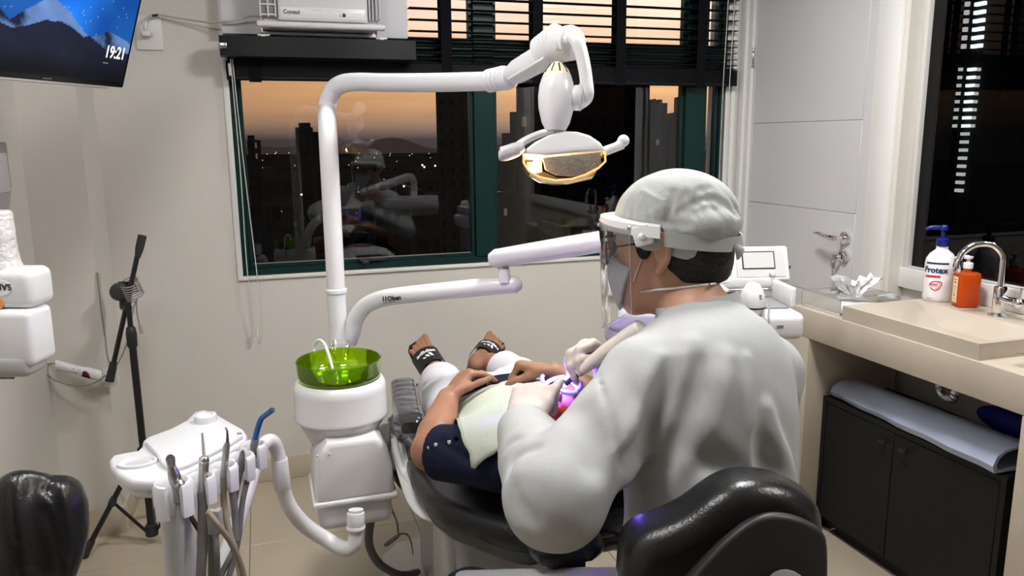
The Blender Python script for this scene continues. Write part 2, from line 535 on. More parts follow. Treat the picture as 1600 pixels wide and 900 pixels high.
wall('wall_front', [((LX - .15, FY - .15, 0), (RX + .15, FY, CEIL))], mat('front_wall_panel', (.10, .085, .07), .5, noise=.15, nscale=6))
# right wall: door opening Y 2.41..3.29 (to z 2.12), window opening Y 0.2..2.25, z .96..2.3
DY0, DY1, DZ = 2.415, 3.29, 2.12
W2Y0, W2Y1, W2B, W2T = 0.15, 2.31, .955, 2.3
wall('wall_right', [((RX, DY1, 0), (RX + .15, D, CEIL)), ((RX, DY0, DZ), (RX + .15, DY1, CEIL)), ((RX, W2Y1, 0), (RX + .15, DY0, CEIL)),
                    ((RX + .07, W2Y0, 0), (RX + .15, W2Y1, W2B)), ((RX, W2Y0, W2T), (RX + .15, W2Y1, CEIL)), ((RX, FY, 0), (RX + .15, W2Y0, CEIL))])
struct(B().box((LX - .15, FY - .15, CEIL), (RX + .15, D + .15, CEIL + .1)).build('ceiling', mat('ceiling_paint', (.72, .71, .69), .8), smooth=0))
BB = mat('baseboard_porcelain', (.50, .43, .335), .3, noise=.05, nscale=3)
def baseb(name, lo, hi): return struct(B().box(lo, hi, .003, 2).build(name, BB))
baseb('baseboard_back', (-.575, D - .012, 0), (RX, D, .105))
baseb('baseboard_column', (LX + .0, 3.018, 0), (-.563, 3.03, .105))
baseb('baseboard_columnside', (-.575, 3.03, 0), (-.563, D - .012, .105))
baseb('baseboard_left', (LX, FY, 0), (LX + .012, 3.018, .105))
# ceiling lamps
for i_, (x_, y_, w_) in enumerate(PANELS):
    t = thing('ceiling_lamp', (x_, y_, CEIL - .03), ['square ceiling lamp nearest the washbasin', 'square ceiling lamp nearest the stool and television', 'square ceiling lamp over the dental chair'][i_], 'lamp', 'ceiling lamps')
    B().box((x_ - .21, y_ - .21, CEIL - .03), (x_ - .185, y_ + .21, CEIL), .003).box((x_ + .185, y_ - .21, CEIL - .03), (x_ + .21, y_ + .21, CEIL), .003).box((x_ - .185, y_ - .21, CEIL - .03), (x_ + .185, y_ - .185, CEIL), .003).box((x_ - .185, y_ + .185, CEIL - .03), (x_ + .185, y_ + .21, CEIL), .003).build('frame', WHITE2, t)
    B().box((x_ - .185, y_ - .185, CEIL - .02), (x_ + .185, y_ + .185, CEIL - .01)).build('diffuser', mat_emit('lamp_diffuser', (1, .97, .93), 6), t)

# ================================================================== back window
YF = D + .012
w1 = bpy.data.objects.new('window_1', None); COL.objects.link(w1); w1.location = ((WL0 + WR0) / 2, D, WB); WL[w1.name] = w1.location.copy(); struct(w1)
def wbox(n, x0, x1, z0, z1, y0=YF, y1=YF + .055, m=GREEN, bev=.002): return B().box((x0, y0, z0), (x1, y1, z1), bev, 1).build(n, m, w1)
wbox('frame_stile', WL0, WL0 + .028, WB, WT); wbox('frame_stile', WR0 - .02, WR0, WB, WT)
wbox('frame_rail', WL0 + .028, WR0 - .02, WB, WB + .028); wbox('frame_rail', WL0 + .028, WR0 - .02, WT - .03, WT)
wbox('mullion', .895, .985, WB + .028, WT - .03, YF - .006)
wbox('mullion', 1.925, 2.03, WB + .028, WT - .03, YF - .006)
wbox('transom', WL0 + .028, .895, 1.775, 1.845); wbox('transom', .985, 1.925, 1.775, 1.845); wbox('transom', 2.03, WR0 - .02, 1.775, 1.845)
GLASS = mat_clear('window_glass', (.82, .82, .82), 1.6, ior=1.5)
GLASSD = mat_clear('tinted_glass', (.10, .10, .11), .55, ior=1.5)
cells = [(WL0 + .028, .895), (.985, 1.925), (2.03, WR0 - .02)]
for (x0, x1) in cells:
    for (z0, z1) in ((WB + .028, 1.775), (1.845, WT - .03)):
        # sash bead around each pane, then the glass sheet
        s_ = .016
        sb = B()
        for lo, hi in (((x0, z0), (x1, z0 + s_)), ((x0, z1 - s_), (x1, z1)), ((x0, z0 + s_), (x0 + s_, z1 - s_)), ((x1 - s_, z0 + s_), (x1, z1 - s_))):
            sb.box((lo[0], YF + .012, lo[1]), (hi[0], YF + .045, hi[1]), .002, 1)
        sb.build('sash', GREEN, w1)
        yg = YF + .03
        B().quad((x0 + s_, yg, z0 + s_), (x1 - s_, yg, z0 + s_), (x1 - s_, yg, z1 - s_), (x0 + s_, yg, z1 - s_)).build('pane', GLASS, w1, smooth=0)
# latch on the bottom sash
hx = .43
B().box((hx - .055, YF - .02, WB + .034), (hx + .055, YF + .012, WB + .050), .005).box((hx - .045, YF - .035, WB + .026), (hx - .015, YF - .005, WB + .042), .005).build('latch', BLACKP, w1)
struct(B().box((WL0 - .02, D - .012, WB - .016), (WR0 + .02, YF + .002, WB), .003).build('sill', mat('white_sill', (.72, .70, .66), .4), None))
# pale vertical guide profiles at both ends of the window
struct(B().box((WL0 - .022, D - .006, WB), (WL0, D + .01, WT), .002).build('trim_1', OFFW))
struct(B().box((WR0, D - .006, 0.02), (WR0 + .022, D + .01, WT), .002).box((WR0 + .028, D - .012, .02), (WR0 + .05, D + .004, WT), .003).build('trim_2', OFFW))

# ================================================================== venetian blind
BLK = mat('black_wood_slat', (.005, .005, .007), .45, spec=.25, noise=.2, nscale=6)
bl = thing('venetian_blind', (1.4, D - .035, 1.68), 'black wooden venetian blind with wide tapes across the window', 'blind')
YB = D - .03
slat_me = None
z = 1.877
zs = []
while z < 2.34:
    zs.append(z); z += .0445
for z in zs:
    x0 = .615
    B().box((x0, YB - .024, z - .0016), (2.155, YB + .024, z + .0016), .001, 1).build('slat', BLK, bl)
for z in (1.749, 1.766, 1.792, 1.82, 1.848):
    B().box((.612 if z > 1.8 else -.085, YB - .024, z - .0016), (2.155, YB + .024, z + .0016), .001, 1).build('slat', BLK, bl)
for k in range(11):
    B().box((-.1, YB - .024, 1.688 + k * .0052), (2.158, YB + .024, 1.688 + k * .0052 + .0042), .001, 1).build('slat', BLK, bl)
B().box((-.1, YB - .025, 1.673), (2.158, YB + .025, 1.687), .004, 2).build('bottom_rail', BLK, bl)
B().box((.615, YB - .028, 2.34), (2.158, YB + .028, 2.39), .004, 2).build('head_rail', BLK, bl)
for x in (.005, .765, 1.165, 1.555, 1.96):
    zt = 2.34 if x > .1 else 1.77
    for yy in (YB - .027, YB + .027):
        B().box((x - .023, yy - .0008, 1.668), (x + .023, yy + .0008, zt), .0003, 1).build('ladder_tape', mat('black_cloth_tape', (.005, .005, .007), .9, spec=.1), bl)
# cords hanging at both ends
def cord(name, pts, r, m, parent, n=6): return B().tube(pts, r, 6, n).build(name, m, parent)
CORD = mat('white_cord', (.62, .61, .58), .6)
cd = bl
cord('pull_cord', [at(360, 92, 'y', D - .075), at(375, 260, 'y', D - .075), at(386, 420, 'y', D - .06), at(394, 480, 'y', D - .05), at(401, 522, 'y', D - .045), at(407, 516, 'y', D - .045), at(405, 460, 'y', D - .05), at(402, 432, 'y', D - .055), at(380, 250, 'y', D - .07), at(363, 92, 'y', D - .07)], .0018, CORD, cd)
B().tube([at(401, 512, 'y', D - .045), at(402, 527, 'y', D - .045)], [.003, .0065], 10).build('cord_tip', CORD, cd)
B().cyl(at(358, 99, 'y', D - .07), at(360, 118, 'y', D - .07), .005, 10, bev=.001).build('cord_clip', OFFW, cd)
cd2 = bl
for dx in (0, 10): cord('pull_cord', [at(1138 + dx, 0, 'y', D - .07), at(1129 + dx, 150, 'y', D - .07), at(1123 + dx, 290, 'y', D - .06)], .0018, CORD, cd2)

# black valance roll under the air conditioner panel
vr = thing('blind_cassette', (.25, D - .07, 1.775), 'black rounded cassette bar fixed under the white air conditioner panel', 'cassette')
B().prism([(-.035, -.037), (.0, -.04), (.03, -.03), (.036, 0), (.03, .03), (0, .04), (-.035, .036)], (-.115, D - .098, 1.790), (0, 1, 0), (0, 0, 1), (.738, 0, 0), .003).build('bar', mat('black_satin', (.008, .008, .009), .45, spec=.3), vr)
for x in (.045, .49):
    B().box((x - .022, D - .12, 1.829), (x + .022, D - .062, 1.837), .002).box((x - .012, D - .132, 1.825), (x + .006, D - .12, 1.833), .002).build('bracket', OFFW, vr)
B().box((-.118, D - .144, 1.778), (-.088, D - .132, 1.80), .004).build('end_clip', STEEL, vr)

# ================================================================== air conditioner
ACW = mat('ac_plastic', (.66, .65, .68), .35)
pn = thing('window_panel', (.25, D - .05, 1.86), 'white boarded panel filling the upper left window around the air conditioner', 'panel')
B().box((-.105, D - .06, 1.842), (.04, D + .01, 2.31), .003).build('board', WHITE2, pn)
B().box((.0425, D - .06, 1.842), (.478, D + .01, 1.854), .003).build('board', WHITE2, pn)
B().box((.4805, D - .06, 1.842), (.605, D + .01, 2.31), .003).build('board', WHITE2, pn)
B().box((.0425, D - .06, 2.28), (.478, D + .01, 2.31), .003).build('board', WHITE2, pn)
ac = thing('air_conditioner', (.25, D - .15, 1.872), 'white window air conditioner above the black cassette bar', 'air conditioner')
ya = D - .17
B().box((.046, ya + .02, 1.859), (.474, D + .2, 2.227), .008, 3).build('casing', ACW, ac)
B().box((.02, ya - .004, 1.856), (.50, ya + .03, 1.88), .010, 3).build('bottom_trim', ACW, ac)
B().box((.10, ya - .012, 1.88), (.43, ya + .02, 2.217), .006, 3).build('front_cover', ACW, ac)
B().box((.108, ya - .0145, 1.888), (.42, ya - .010, 1.929), .0015).build('control_panel', mat('ac_panel', (.72, .72, .74), .3), ac)
text('lettering', 'Consul', .021, (.118, ya - .0150, 1.904), (1, 0, 0), (0, 0, 1), INK, ac, bold=.0004)
for x, r, m in ((.203, .0055, LGREY), (.243, .0045, MGREY), (.283, .0045, MGREY)):
    B().cyl((x, ya - .012, 1.905), (x, ya - .0185, 1.905), r, 16, bev=.001).build('knob', m, ac)
B().box((.335, ya - .0165, 1.898), (.346, ya - .013, 1.911), .001).build('display', INK, ac)
B().box((.326, ya - .0155, 1.897), (.328, ya - .013, 1.907)).build('mark', INK, ac)
for x in (.198, .225, .235, .245, .255, .280, .29, .31, .32, .33): B().box((x, ya - .0153, 1.918), (x + .006, ya - .013, 1.919)).build('mark', MGREY, ac)
B().box((.375, ya - .0153, 1.912), (.408, ya - .013, 1.913)).build('mark', LGREY, ac)
B().box((.034, ya + .004, 1.892), (.096, ya + .021, 2.207), .003).build('vent_recess', MGREY, ac)
for k in range(9): B().box((.034, ya - .004, 1.897 + k * .036), (.096, ya + .008, 1.903 + k * .036), .002).build('vent_bar', ACW, ac)
for x in (.038, .065, .092): B().box((x - .003, ya - .005, 1.892), (x + .003, ya + .008, 2.207), .001).build('vent_bar', ACW, ac)
for k in range(4): B().box((.436 + k * .013, ya - .006, 1.892), (.441 + k * .013, ya + .02, 2.207), .002).build('louvre', ACW, ac)

# socket, plug and cable on the back wall
so = thing('power_socket', (-.37, D, 1.78), 'white wall socket plate beside the television', 'socket')
B().box((-.41, D - .009, 1.78), (-.318, D, 1.905), .003).build('plate', OFFW, so)
B().prism([(-.018, -.008), (.018, -.008), (.024, 0), (.018, .008), (-.018, .008), (-.024, 0)], (-.372, D - .008, 1.835), (1, 0, 0), (0, 0, 1), (0, -.004, 0), .001).build('insert', LGREY, so)
pl = thing('power_cable', (-.37, D - .03, 1.83), 'white plug and cable running from the socket to the air conditioner', 'cable')
B().box((-.386, D - .042, 1.826), (-.356, D - .012, 1.846), .005).tube([(-.37, D - .035, 1.842), (-.372, D - .04, 1.86), (-.368, D - .038, 1.88)], [.008, .007, .004], 10).build('plug', OFFW, pl)
B().tube([(-.369, D - .038, 1.875), (-.355, D - .035, 1.897), (-.32, D - .03, 1.905), (-.25, D - .03, 1.895), (-.15, D - .05, 1.882), (-.07, D - .09, 1.883), (.0, D - .11, 1.90), (.043, D - .11, 1.90)], .0042, 8, 8).build('cable', mat('grey_white_cable', (.45, .44, .42), .5), pl)
B().cyl((-.345, D - .0345, 1.8995), (-.325, D - .031, 1.904), .0048, 8).build('cable_tag', INK, pl)

# ================================================================== door
d1 = bpy.data.objects.new('door_1', None); COL.objects.link(d1); d1.location = (RX, (DY0 + DY1) / 2, 0); WL[d1.name] = d1.location.copy(); struct(d1)
DW = mat('door_lacquer', (.60, .60, .615), .35, noise=.01, nscale=2)
DJ = mat('door_frame_lacquer', (.66, .655, .64), .4)
# leaf set in the opening, boards with fine grooves between them
zs_ = [.012, .30, .625, .97, 1.0]
edges = [.012, .45, .785, 1.135, 1.50, 2.07]
ly0, ly1 = DY0 + .05, DY1 - .045
for a, b_ in zip(edges[:-1], edges[1:]):
    B().box((RX + .012, ly0 + .055, a + .0012), (RX + .05, ly1 - .012, b_ - .0012), .0012, 1).build('board', DW, d1)
B().box((RX + .012, ly0, .012), (RX + .05, ly0 + .054, 2.07), .0012, 1).build('stile', DW, d1)
B().box((RX + .012, ly1 - .011, .012), (RX + .05, ly1, 2.07), .0012, 1).build('stile', DW, d1)
B().box((RX + .016, ly0 + .002, .014), (RX + .048, ly1 - .002, 2.068)).build('core', DW, d1)
for (y0, y1) in ((DY0, ly0 - .003), (ly1 + .003, DY1)):
    B().box((RX - .002, y0, 0), (RX + .12, y1, DZ), .002).build('jamb', DJ, d1)
B().box((RX - .002, ly0 - .003, 2.075), (RX + .12, ly1 + .003, DZ), .002).build('jamb', DJ, d1)
B().box((RX - .018, DY0 - .085, 0), (RX, DY0 + .012, DZ + .07), .003).build('architrave', DJ, d1)
B().box((RX - .018, DY1 - .012, 0), (RX, DY1 + .033, DZ + .07), .003).build('architrave', DJ, d1)
B().box((RX - .018, DY0 + .012, DZ - .012), (RX, DY1 - .012, DZ + .07), .003).build('architrave', DJ, d1)
for z in (1.80, .25):
    B().cyl((RX + .006, ly1 + .001, z - .045), (RX + .006, ly1 + .001, z + .045), .006, 10, bev=.001).build('hinge', STEEL, d1)
    for k in (-.028, 0, .028): B().cyl((RX + .006, ly1 + .001, z + k - .006), (RX + .006, ly1 + .001, z + k + .006), .0068, 10).build('hinge_knuckle', CHROME, d1)
hy, hz = 2.56, 1.037
h = B().cyl((RX + .012, hy, hz), (RX - .002, hy, hz), .026, 24, bev=.003).build('handle_rose', CHROME, d1)
B().tube([(RX - .002, hy, hz), (RX - .045, hy, hz)], .009, 12).tube([(RX - .045, hy - .006, hz), (RX - .05, hy + .02, hz + .001), (RX - .05, hy + .06, hz + .004), (RX - .047, hy + .10, hz + .010), (RX - .043, hy + .128, hz + .008)], [.0105, .012, .009, .0075, .004], 12, 5).build('lever', CHROME, d1)
B().cyl((RX + .012, hy - .002, hz - .075), (RX - .003, hy - .002, hz - .075), .025, 24, bev=.003).cyl((RX - .003, hy - .002, hz - .072), (RX - .008, hy - .002, hz - .072), .011, 16, bev=.001).build('lock_rose', CHROME, d1)
B().box((RX - .010, hy - .0055, hz - .088), (RX - .0075, hy - .001, hz - .068), .001).build('keyhole', INK, d1)
kb = thing('key_bunch', (RX - .02, hy + .015, hz - .15), 'small bunch of steel keys hanging from the door lock', 'keys')
B().cyl((RX - .008, hy + .004, hz - .075), (RX - .022, hy + .010, hz - .077), .005, 10).obox((RX - .03, hy + .013, hz - .077), (.02, .003, .02), bev=.001).build('key', STEEL, kb)
B().tube([V((RX - .032, hy + .016, hz - .092)) + V((0, .010 * cos(a), .012 * sin(a))) for a in [2 * pi * k / 14 for k in range(15)]], .0013, 6).build('key_ring', STEEL, kb)
for k, dy in enumerate((.012, .020)):
    B().cyl((RX - .033 + k * .003, hy + dy, hz - .104), (RX - .031 + k * .003, hy + dy, hz - .124), .008, 12, r2=.006).box((RX - .034 + k * .003, hy + dy - .003, hz - .155), (RX - .0325 + k * .003, hy + dy + .003, hz - .122), .0005, 1).build('key', STEEL, kb)

# ================================================================== dark side window over the washbasin
w2 = bpy.data.objects.new('window_2', None); COL.objects.link(w2); w2.location = (RX, (W2Y0 + W2Y1) / 2, W2B); WL[w2.name] = w2.location.copy(); struct(w2)
FR = mat('pale_window_frame', (.52, .51, .49), .35)
for lo, hi in (((W2Y1 - .022, W2B), (W2Y1, W2T)), ((W2Y0, W2B), (W2Y0 + .04, W2T)), ((W2Y0 + .04, W2T - .04), (W2Y1 - .022, W2T)), ((W2Y0 + .04, W2B), (W2Y1 - .022, W2B + .006))):
    B().box((RX + .06, lo[0], lo[1]), (RX + .10, hi[0], hi[1]), .003).build('frame', FR, w2)
B().quad((RX + .08, W2Y0 + .04, W2B + .006), (RX + .08, W2Y1 - .022, W2B + .006), (RX + .08, W2Y1 - .022, W2T - .04), (RX + .08, W2Y0 + .04, W2T - .04)).build('pane', GLASSD, w2, smooth=0)
struct(B().box((RX + .045, W2Y0, W2B - .075), (RX + .07, W2Y1, W2B), .003).build('trim_3', mat('white_upstand', (.66, .655, .65), .35)), 'white upstand under the dark window behind the washbasin')

# ================================================================== the city at dusk
GZ = -34.0
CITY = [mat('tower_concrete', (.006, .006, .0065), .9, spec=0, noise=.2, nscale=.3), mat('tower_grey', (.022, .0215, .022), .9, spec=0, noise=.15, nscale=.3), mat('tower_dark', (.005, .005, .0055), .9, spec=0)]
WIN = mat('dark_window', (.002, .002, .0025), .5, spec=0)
LITW = mat_emit('lit_window', (1, .78, .45), .10)
LITC = mat_emit('lit_window_cool', (.9, .95, .85), 1.4)
struct(B().box((-900, 12, GZ - 1), (1500, 2400, GZ)).build('ground', mat('city_ground', (.007, .008, .0075), .95, spec=0, noise=.5, nscale=.02), smooth=0))
def tower(px0, px1, py, t, depth, mi, label, cols, rows, lit=.03, zmin=-34, wfrac=.55, hfrac=.5, top=None):
    a, b_ = P(px0, py, t), P(px1, py, t)
    ex = V((b_.x - a.x, b_.y - a.y, 0)); w = ex.length; ex.normalize(); ey = V((-ex.y, ex.x, 0))
    base = V((a.x, a.y, GZ))
    H_ = a.z - GZ
    tw = thing('tower_block', base + ex * w / 2, label, 'building', 'towers of the city')
    tw['foot'] = max(w, depth)
    body = B().prism([(0, 0), (w, 0), (w, depth), (0, depth)], base, ex, ey, (0, 0, H_), 0)
    if top:
        for (u0, u1, hh) in top: body.prism([(u0 * w, depth * .2), (u1 * w, depth * .2), (u1 * w, depth * .8), (u0 * w, depth * .8)], base + V((0, 0, H_)), ex, ey, (0, 0, hh), 0)
    body.build('wall', CITY[mi], tw, smooth=0)
    z0 = zmin - GZ
    rnd = random.Random(int(px0 * 7 + px1))
    cw = w / cols; rh = (H_ - z0) / rows
    for c in range(cols):
        for r in range(rows):
            x = cw * (c + .5); z = z0 + rh * (r + .5)
            q = base + ex * x + V((0, 0, z)) - ey * (.02 * w / cols)
            mm = LITW if rnd.random() < lit * .35 else WIN
            B().obox(q, (cw * wfrac, .04 * w / cols, rh * hfrac), ex, ey).build('window', mm, tw, smooth=0)
    return tw
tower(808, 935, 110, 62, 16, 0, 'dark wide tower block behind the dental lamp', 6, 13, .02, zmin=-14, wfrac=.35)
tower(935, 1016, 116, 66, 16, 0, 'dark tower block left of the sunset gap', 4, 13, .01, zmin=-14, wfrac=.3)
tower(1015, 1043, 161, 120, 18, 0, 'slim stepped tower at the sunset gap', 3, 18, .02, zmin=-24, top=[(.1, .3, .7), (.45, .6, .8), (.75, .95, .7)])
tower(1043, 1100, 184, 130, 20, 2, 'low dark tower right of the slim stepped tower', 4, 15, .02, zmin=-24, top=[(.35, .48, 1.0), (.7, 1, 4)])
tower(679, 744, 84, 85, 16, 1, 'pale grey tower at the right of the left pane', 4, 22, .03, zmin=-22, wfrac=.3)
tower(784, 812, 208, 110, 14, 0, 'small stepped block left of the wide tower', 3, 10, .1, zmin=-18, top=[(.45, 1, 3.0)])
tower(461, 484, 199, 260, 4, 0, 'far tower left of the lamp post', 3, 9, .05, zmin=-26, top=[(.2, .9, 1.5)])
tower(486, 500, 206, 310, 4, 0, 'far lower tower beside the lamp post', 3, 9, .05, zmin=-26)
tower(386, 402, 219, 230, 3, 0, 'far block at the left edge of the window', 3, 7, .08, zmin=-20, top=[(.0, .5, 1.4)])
rr = random.Random(11)
taken = [(q.location.x, q.location.y, q.get('foot', 12)) for q in COL.objects if q.name.startswith('tower_block')]
lowr = B(); ey_c = V((-CR.y, CR.x, 0)).normalized(); ex_c = V((CR.x, CR.y, 0)).normalized()
for row, (py, t) in enumerate(((247, 1750), (262, 960), (288, 540), (326, 330), (372, 228))):
    for px in range(372, 1100, (12, 13, 15, 20, 32)[row]):
        q = P(px, py + rr.uniform(-3, 3), t * rr.uniform(.93, 1.07)); w = rr.uniform(6, 10) * (1, 1.05, 1.25, 1.8, 2.6)[row] * t / FPX
        if any((q.x - a) ** 2 + (q.y - b_) ** 2 < (w * .62 + c) ** 2 for a, b_, c in taken): continue
        taken.append((q.x, q.y, w * .62))
        hgt = max(q.z - GZ, 3); base = V((q.x, q.y, GZ))
        lowr.cur = rr.choice((0, 0, 1))
        lowr.prism([(-w / 2, 0), (w / 2, 0), (w / 2, w * .7), (-w / 2, w * .7)], base, ex_c, ey_c, (0, 0, hgt), 0)
        for k in range(3):
            lowr.cur = 2 if rr.random() < .96 else 3
            lowr.obox(base + V((0, 0, hgt * .78)) + ex_c * (w * ((k + .5) / 3 - .5)), (w * .15, w * .02, hgt * .10), ex_c, ey_c)
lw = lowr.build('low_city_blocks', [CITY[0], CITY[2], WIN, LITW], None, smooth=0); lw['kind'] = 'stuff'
tag(lw, 'dark low city blocks spread out below the horizon outside the window', 'city blocks')
# ridge of hills on the horizon
hp = [(px, 226 + 7 * sin(px * .021) + 4 * sin(px * .057 + 1) - (10 if 560 < px < 700 else 0) * sin((px - 560) / 140 * pi)) for px in range(300, 1200, 10)]
b = B(); up = [P(x, y, 2100) for x, y in hp]; lo = [V((q.x, q.y, GZ)) for q in up]; bk = [V((q.x + 60, q.y + 250, GZ)) for q in up]
b.rings([[l_, u_, k_] for l_, u_, k_ in zip(lo, up, bk)])
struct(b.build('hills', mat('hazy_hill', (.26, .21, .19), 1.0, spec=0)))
# street lights: tiny lamps across the dark city
b = B()
for px, py, t in [(480, 249, 300), (660, 258, 260), (663, 261, 255), (680, 259, 250), (631, 291, 170), (471, 304, 120), (556, 252, 330), (700, 236, 500), (735, 259, 80), (610, 240, 480), (585, 246, 420), (640, 243, 440), (430, 240, 500), (410, 262, 350), (520, 270, 250), (560, 300, 160), (600, 280, 220), (686, 282, 200), (440, 330, 140), (722, 320, 150)] + [(rr.uniform(390, 740), rr.uniform(236, 262), 450) for _ in range(26)]:
    b.ball(P(px, py, t), t * (.0011 if px in (480, 660, 663, 680, 631, 471) else .0004), 6)
cl = b.build('street_lights', mat_emit('street_light', (1, .93, .8), 3.0)); cl['kind'] = 'stuff'; tag(cl, 'tiny street lights scattered over the dark city', 'street lights')
# neighbouring block seen through the dark side window
nb = thing('neighbour_block', (9.5, 6, GZ), 'dark neighbouring block with a lit stairwell seen through the side window', 'building')
B().box((10, -14, GZ), (18, 12.5, 30)).build('wall', mat('night_facade', (.006, .006, .007), .9), nb, smooth=0)
def stair(px0, px1, py0, py1, m):
    a, b_, c, d_ = at(px0, py0, 'x', 9.99), at(px1, py0, 'x', 9.99), at(px1 - (py1 - py0) * .09, py1, 'x', 9.99), at(px0 - (py1 - py0) * .09, py1, 'x', 9.99)
    y0, y1 = (a.y + d_.y) / 2, (b_.y + c.y) / 2; z0, z1 = (c.z + d_.z) / 2, (a.z + b_.z) / 2
    B().box((9.94, min(y0, y1), z0), (9.999, max(y0, y1), z1)).build('lit_window', m, nb, smooth=0)
LIT2 = mat_emit('stairwell_light', (.92, .95, .88), 9); LIT3 = mat_emit('stairwell_dim', (.85, .9, .8), 4)
for k in range(6):
    py = 3 + k * 13.2; x = 1527 - py * .09
    stair(x, x + 15, py, py + 6, LIT2); stair(x - 15, x - 11, py, py + 7, LIT3)
for k in range(16):
    py = 106 + k * 12.6; x = 1525 - py * .09 - k * .2
    stair(x, x + 10, py, py + 5, LIT2 if k < 8 else LIT3)
    if k < 8: stair(x - 14, x - 11, py, py + 5, LIT3); stair(x + 15, x + 17, py, py + 5, LIT3)
# ================================================================== washbasin counter
STONE = mat('cream_stone', (.47, .41, .335), .28, noise=.07, nscale=5)
CX, CZ, CB = 1.825, .833, .729
ct = thing('washbasin_counter', (2.02, 1.86, 0), 'cream stone counter with waterfall legs and a raised basin under the dark window', 'counter')
B().prism([(CX, 1.33), (RX + .044, 1.33), (RX + .044, 2.305), (RX - .003, 2.305), (RX - .003, 2.35), (CX, 2.35)], (0, 0, CB), (1, 0, 0), (0, 1, 0), (0, 0, CZ - CB), .003).build('countertop', STONE, ct)
B().box((CX, 2.25, 0), (RX - .002, 2.35, CB), .003).build('leg', STONE, ct)
B().box((CX, 1.33, 0), (RX - .002, 1.42, CB), .003).build('leg', STONE, ct)
# raised basin: outer block with a sloping well
bx0, bx1, by0, by1, bz = 1.832, RX + .044, 1.57, 2.10, .88
b = B()
o_ = [(bx0, by0), (bx1, by0), (bx1, by1), (bx0, by1)]
i_ = [(bx0 + .022, by0 + .02), (2.125, by0 + .02), (2.125, by1 - .02), (bx0 + .022, by1 - .02)]
lo_ = [(bx0 + .028, by0 + .03), (2.03, by0 + .03), (2.03, by1 - .21), (bx0 + .028, by1 - .21)]
vs_ = [V((x, y, CZ)) for x, y in o_] + [V((x, y, bz)) for x, y in o_] + [V((x, y, bz)) for x, y in i_] + [V((x, y, .838)) for x, y in lo_]
fs_ = []
for k in range(4):
    l = (k + 1) % 4
    fs_ += [(k, l, 4 + l, 4 + k), (4 + k, 4 + l, 8 + l, 8 + k), (8 + k, 8 + l, 12 + l, 12 + k)]
fs_ += [(12, 13, 14, 15), (3, 2, 1, 0)]
b._add(vs_, fs_)
bs = b.build('basin', STONE, ct, smooth=20)
B().box((1.90, 1.60, .839), (1.935, 1.63, .842), .001).build('drain', BLACKM, ct)
# faucet
fx, fy = at(1560, 487, 'z', bz).x - .055, at(1560, 487, 'z', bz).y - .045
fa = thing('faucet', (fx, fy, bz), 'chrome gooseneck faucet on the basin deck', 'faucet')
B().cyl((fx, fy, bz), (fx, fy, bz + .005), .025, 24, bev=.001).cyl((fx, fy, bz + .004), (fx, fy, bz + .078), .0155, 20, bev=.002).build('body', CHROME, fa)
B().tube([(fx, fy, bz + .075), (fx, fy, bz + .13), (fx - .002, fy + .002, bz + .16), (fx - .022, fy + .018, bz + .186), (fx - .052, fy + .040, bz + .186), (fx - .075, fy + .056, bz + .165), (fx - .083, fy + .062, bz + .140)], .0085, 14, 6).build('spout', CHROME, fa)
B().cyl((fx - .083, fy + .062, bz + .145), (fx - .086, fy + .064, bz + .112), .0105, 16, bev=.0015).build('aerator', CHROME, fa)
B().tube([(fx, fy, bz + .048), (fx - .005, fy - .03, bz + .046), (fx - .006, fy - .052, bz + .046)], [.010, .011, .012], 14).build('valve', CHROME, fa)
B().ball((fx - .006, fy - .06, bz + .046), .014).tube([(fx - .006, fy - .06, bz + .046), (fx - .008, fy - .066, bz + .085)], [.006, .004], 10).tube([(fx - .006, fy - .06, bz + .046), (fx - .008, fy - .10, bz + .046)], [.006, .0045], 10).build('handle', CHROME, fa)
# ---- white pump bottle with red and blue print
p_ = at(1465, 464, 'z', bz); bxx, byy = p_.x - .045, p_.y - .042
BW = mat('bottle_white', (.78, .77, .77), .25, spec=.5)
BLUE = mat('pump_blue', (.006, .012, .16), .3)
bt = thing('soap_bottle', (bxx, byy, bz), 'large white soap bottle with dark blue pump and red and blue print', 'bottle')
B().lathe([(.036, 0), (.0395, .004), (.0405, .012), (.0405, .108), (.038, .122), (.030, .136), (.0175, .146), (.0155, .150), (.0155, .158), (.001, .158)], (bxx, byy, bz), seg=32, sx=1.0, sy=.82, up=(.55, .83, 0)).build('body', BW, bt)
B().lathe([(.0155, .157), (.0165, .159), (.0165, .176), (.013, .179), (.006, .180), (.0055, .200), (.011, .202), (.012, .211), (.009, .216), (.001, .217)], (bxx, byy, bz), seg=20).tube([(bxx, byy, bz + .209), (bxx - .022, byy + .020, bz + .209), (bxx - .034, byy + .030, bz + .203)], [.0075, .006, .004], 10, 3).build('pump', BLUE, bt)
